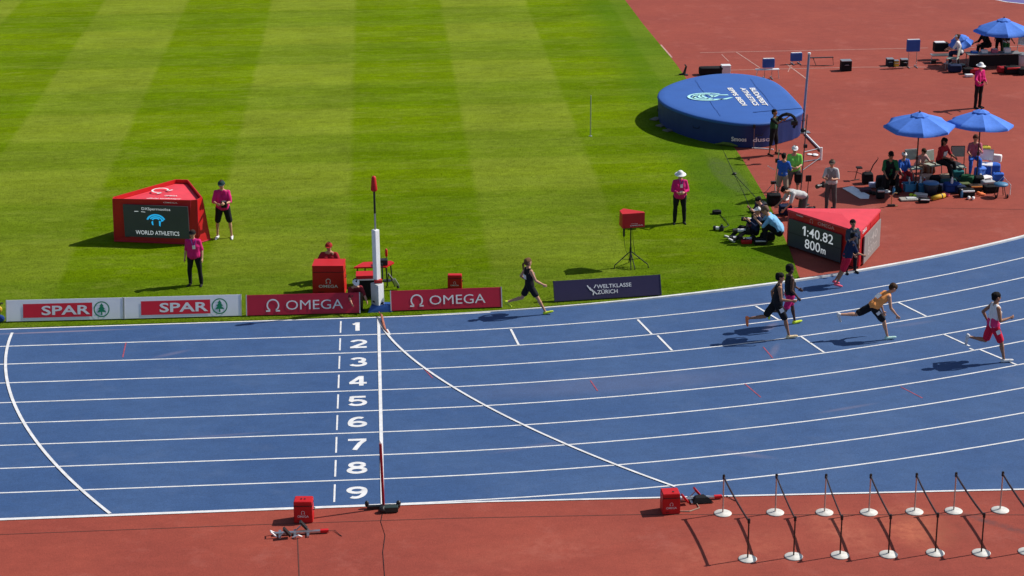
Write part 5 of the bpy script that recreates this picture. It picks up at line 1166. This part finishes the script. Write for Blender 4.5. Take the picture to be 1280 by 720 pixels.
box(bm := B(), (0, 0, .56), (2.1, .55, .03), bev=.008); obj('table_top', bm, mat('grey_table_top', (.2, .2, .21), .5), t); box(bm := B(), (0, -.27, .33), (2.0, .03, .42)); obj('table_cloth', bm, BLACK, t)
for x in (-.98, .98):
    for y in (-.2, .2): obj('leg', cyl(B(), (x, y, 0), (x, y, .55), .018), GREY, t)
for i, (dx, m_, nm, lab) in enumerate(((-.75, BLUS, 'blue', 'blue folder lying leftmost on the judges table'), (-.35, WPL, 'white', 'white paper pad on the judges table beside the blue folder'), (.05, PINKT, 'pink', 'pink bag lying in the middle of the judges table'), (.55, WPL, 'w', 'white box at the right part of the judges table'))):
    t = thing('folder' if i < 2 else 'small_box', lab, 'desk item', (x0+dx, y0, .577)); box(bm := B(), (0, 0, .04+.03*i/2), (.24, .2, .08+.03*i), bev=.01); obj('cover', bm, m_, t); box(bm := B(), (0, -.02, .09+.03*i), (.16, .12, .02)); obj('label_sheet', bm, LGREY, t)
chair(1190, 86, radians(150), SAGE, 'pale chair under the person in white shirt at the far table'); chair(1271, 80, radians(-150), WPL, 'white plastic chair at the far right edge under the far parasol', 1.05)
x0, y0 = g(1277, 84); t = thing('litter_bin', 'pale grey bin at the right edge beside the far camp', 'bin', (x0, y0, 0)); obj('bin_body', lathe(B(), [(.20, 0), (.24, .02), (.26, .5), (.25, .52)], 18), mat('pale_grey_plastic', (.5, .5, .52), .5), t, True); obj('rim', lathe(B(), [(.27, .49), (.28, .51), (.27, .54), (.2, .54)], 18), GREY, t)
lump('sports_bag', 'bag', 1265, 92, (.60, .36, .28), BLACK, 'black sports bag on the ground before the far table', cover=REDC); lump('sports_bag', 'bag', 1278, 93, (.40, .36, .26), BLACK, 'black sports bag at the right picture edge before the bin')
lump('sports_bag', 'bag', 1210, 92, (.42, .26, .22), BLACK, 'black bag below the person in white shirt', amp=.03); lump('clothes_heap', 'clothes', 1218, 92, (.42, .26, .2), REDT, 'dark red jacket on the ground left of the magenta official', strap=False)
lump('sports_bag', 'bag', 1211, 96, (.3, .2, .1), WPL, 'white cap and towel left of the head of the magenta official', strap=False, amp=.02)
lump('sports_bag', 'bag', 1193, 90, (.5, .3, .3), NAVY, 'navy bag at the feet of the person in white shirt')
# weather vane stake at the left board edge
x0, y0 = g(1, 404); t = thing('yellow_vest_post', 'small post with yellow and blue cover at the far left picture edge', 'post', (x0, y0, .02)); obj('post', tube(B(), [(0, 0, 0), (0, 0, .45), (.06, 0, .52), (.1, 0, .5)], .02), BLACKP, t); ell(bm := B(), (-.02, -.02, .36), (.10, .06, .1)); obj('yellow_cover', bm, mat('yellow_plastic', (.65, .38, .03)), t); ell(bm := B(), (0, -.03, .12), (.12, .06, .10)); obj('blue_cover', bm, BLUEB, t)

# small things scattered through the two camps
lump('sports_bag', 'bag', 997, 222+26, (.24, .20, .30), BLACK, 'black backpack hanging at the hip of the lime green official', z=.50, amp=.02)
def shoes(px, py, m, label, rz=0.):
    x0, y0 = g(px, py); t = thing('pair_of_shoes', label, 'shoes', (x0, y0, 0), rz)
    for q in (-.06, .07):
        bm = B(); ell(bm, (0, q, .04), (.13, .045, .04)); ell(bm, (-.06, q, .07), (.06, .04, .04)); obj('shoe', bm, m, t, True)
for a in ((1108, 241, SHOEW, 'white shoes in front of the crouching person in dark green', .3), (1142, 246, SHOEY, 'yellow green shoes between the grey mat and the crates', .8),
          (1182, 245, SHOEP, 'pink shoes between the yellow roll and the blue sports bag', -.4), (1214, 249, SHOEW, 'white shoes right of the black bag with white clothes', 1.1),
          (1226, 244, SHOEO, 'orange shoes below the bag with the orange flap', .2), (1092, 243, SHOEB, 'black shoes between the white towel and the black backpack', .5)): shoes(*a)
lump('clothes_heap', 'clothes', 1121, 240, (.30, .2, .12), BLACK, 'black clothes heap at the feet of the small helper in white cap', strap=False)
lump('clothes_heap', 'clothes', 1168, 231, (.34, .26, .30), BLACK, 'black jacket heap behind the dark round tub', strap=False, amp=.05)
lump('clothes_heap', 'clothes', 1223, 232, (.30, .22, .30), BLACK, 'black jacket heap right of the right near parasol pole', strap=False, amp=.05)
lump('clothes_heap', 'clothes', 1103, 236, (.42, .30, .40), BLACK, 'black coat heaped beside the crouching person in dark green', strap=False, amp=.06)
lump('clothes_heap', 'clothes', 1182, 228, (.36, .22, .26), fab('beige_cloth', (.38, .30, .22)), 'beige clothes heap at the feet of the red shirted athlete', strap=False, amp=.05)
lump('sports_bag', 'bag', 1238, 240, (.46, .26, .22), BLACK, 'black sports bag lying left of the round blue topped stool', amp=.04)
bottle(1189, 241, .28, WPL, 'white bottle lying on top of the blue sports bag', .22); bottle(1117, 243, 0, TEAL, 'light blue bottle left of the pale grey flat mat', .26); bottle(1202, 247, 0, TEAL, 'light blue bottle between the blue bag and the black bag', .26)
camera_gear(934, 290, .28, radians(185), 'black camera with white lens on the knees of the leftmost seated photographer', .42)
lump('camera_bag', 'bag', 959, 300, (.40, .30, .20), BLACK, 'black bag between the navy and the light blue photographer', amp=.04)
lump('camera_bag', 'bag', 940, 288, (.34, .24, .20), fab('plum_bag', (.12, .03, .06)), 'plum coloured bag behind the legs of the navy photographer', amp=.04)
lump('camera_bag', 'bag', 981, 268, (.40, .28, .30), NAVY, 'navy camera bag between the light blue and the kneeling photographer', amp=.04)

def held(name, cat, px, py, off, z, size, m, label, rx=0.):
    x0, y0 = g(px, py); t = thing(name, label, cat, (x0+off[0], y0+off[1], z)); box(bm := B(), (0, 0, 0), size, rx=rx, bev=.012); obj('case', bm, m, t)
    box(bm := B(), (0, 0, size[2]/2+.004), (size[0]*.6, size[1]*.6, .008), rx=0); obj('clip', bm, GREY, t)
held('hand_pouch', 'pouch', 281, 298, (.06, -.30), 1.10, (.16, .10, .18), BLACK, 'black pouch held to the chest by the official in black shorts')
held('start_card', 'card', 849, 279.5, (.0, -.29), 1.02, (.10, .02, .08), WHITE, 'small white card in the hands of the lone official on the turf')
for px, py, a_, zz, lab in ((849, 279.5, .16, 1.18, 'white badge hanging on the chest of the lone official on the turf'), (245, 357, .155, 1.12, 'white badge on the chest of the official before the display screen')):
    x0, y0 = g(px, py); t = thing('name_badge', lab, 'badge', (x0+.02, y0-a_, zz)); box(bm := B(), (0, 0, 0), (.075, .012, .10), bev=.004); obj('card', bm, WHITE, t)
    obj('cord', tube(B(), [(-.02, 0, .05), (-.07, .03, .22)], .005), BLUS, t); obj('cord', tube(B(), [(.02, 0, .05), (.07, .03, .22)], .005), BLUS, t)

for px, py, sz, m, lab, nm in ((1134, 230, (.34, .26, .34), fab('grey_pack_cloth', (.16, .16, .18)), 'grey rucksack standing behind the left light blue crate', 'backpack'),
        (1157, 230, (.40, .28, .30), fab('peach_cloth', (.55, .33, .24)), 'peach coloured towel heap behind the dark round tub', 'towel_heap'),
        (1170, 240, (.30, .26, .22), BLACK, 'black lunch bag squeezed between the dark tub and the blue sports bag', 'bag'),
        (1199, 241, (.34, .24, .24), NAVY, 'navy bag between the blue sports bag and the black bag with white clothes', 'bag'),
        (1209, 231, (.40, .26, .30), fab('dark_green_bag', (.02, .09, .04)), 'dark green bag left of the right near parasol pole', 'bag'),
        (1224, 224, (.34, .24, .40), BLUEC, 'bright blue rucksack at the feet of the athlete in dusty pink', 'backpack'),
        (1234, 234, (.44, .24, .22), fab('white_black_bag', (.4, .4, .42)), 'pale grey holdall between the white heap and the round stool', 'bag'),
        (1116, 231, (.30, .24, .34), BLACK, 'black rucksack right of the crouching person in dark green', 'backpack'),
        (1193, 217, (.40, .26, .34), DGREY, 'dark grey rucksack behind the teal bag', 'backpack'),
        (1161, 216, (.36, .26, .36), fab('brown_bag_cloth', (.12, .07, .04)), 'brown bag on the ground left of the chair of the red shirted athlete', 'bag'),
        (1247, 226, (.36, .24, .26), BLUS, 'blue bag behind the round topped stool', 'bag'),
        (1221, 85, (.5, .3, .34), BLACK, 'black crate bag under the left end of the judges table', 'bag'), (1253, 91, (.4, .28, .24), REDT, 'dark red bag in front of the judges table left of the black bag', 'bag')):
    lump(nm, 'towels' if nm == 'towel_heap' else nm, px, py, sz, m, lab, amp=.05, rz=random.uniform(-.6, .6), strap=nm != 'towel_heap')

bpy.data.scenes.remove(TMP)
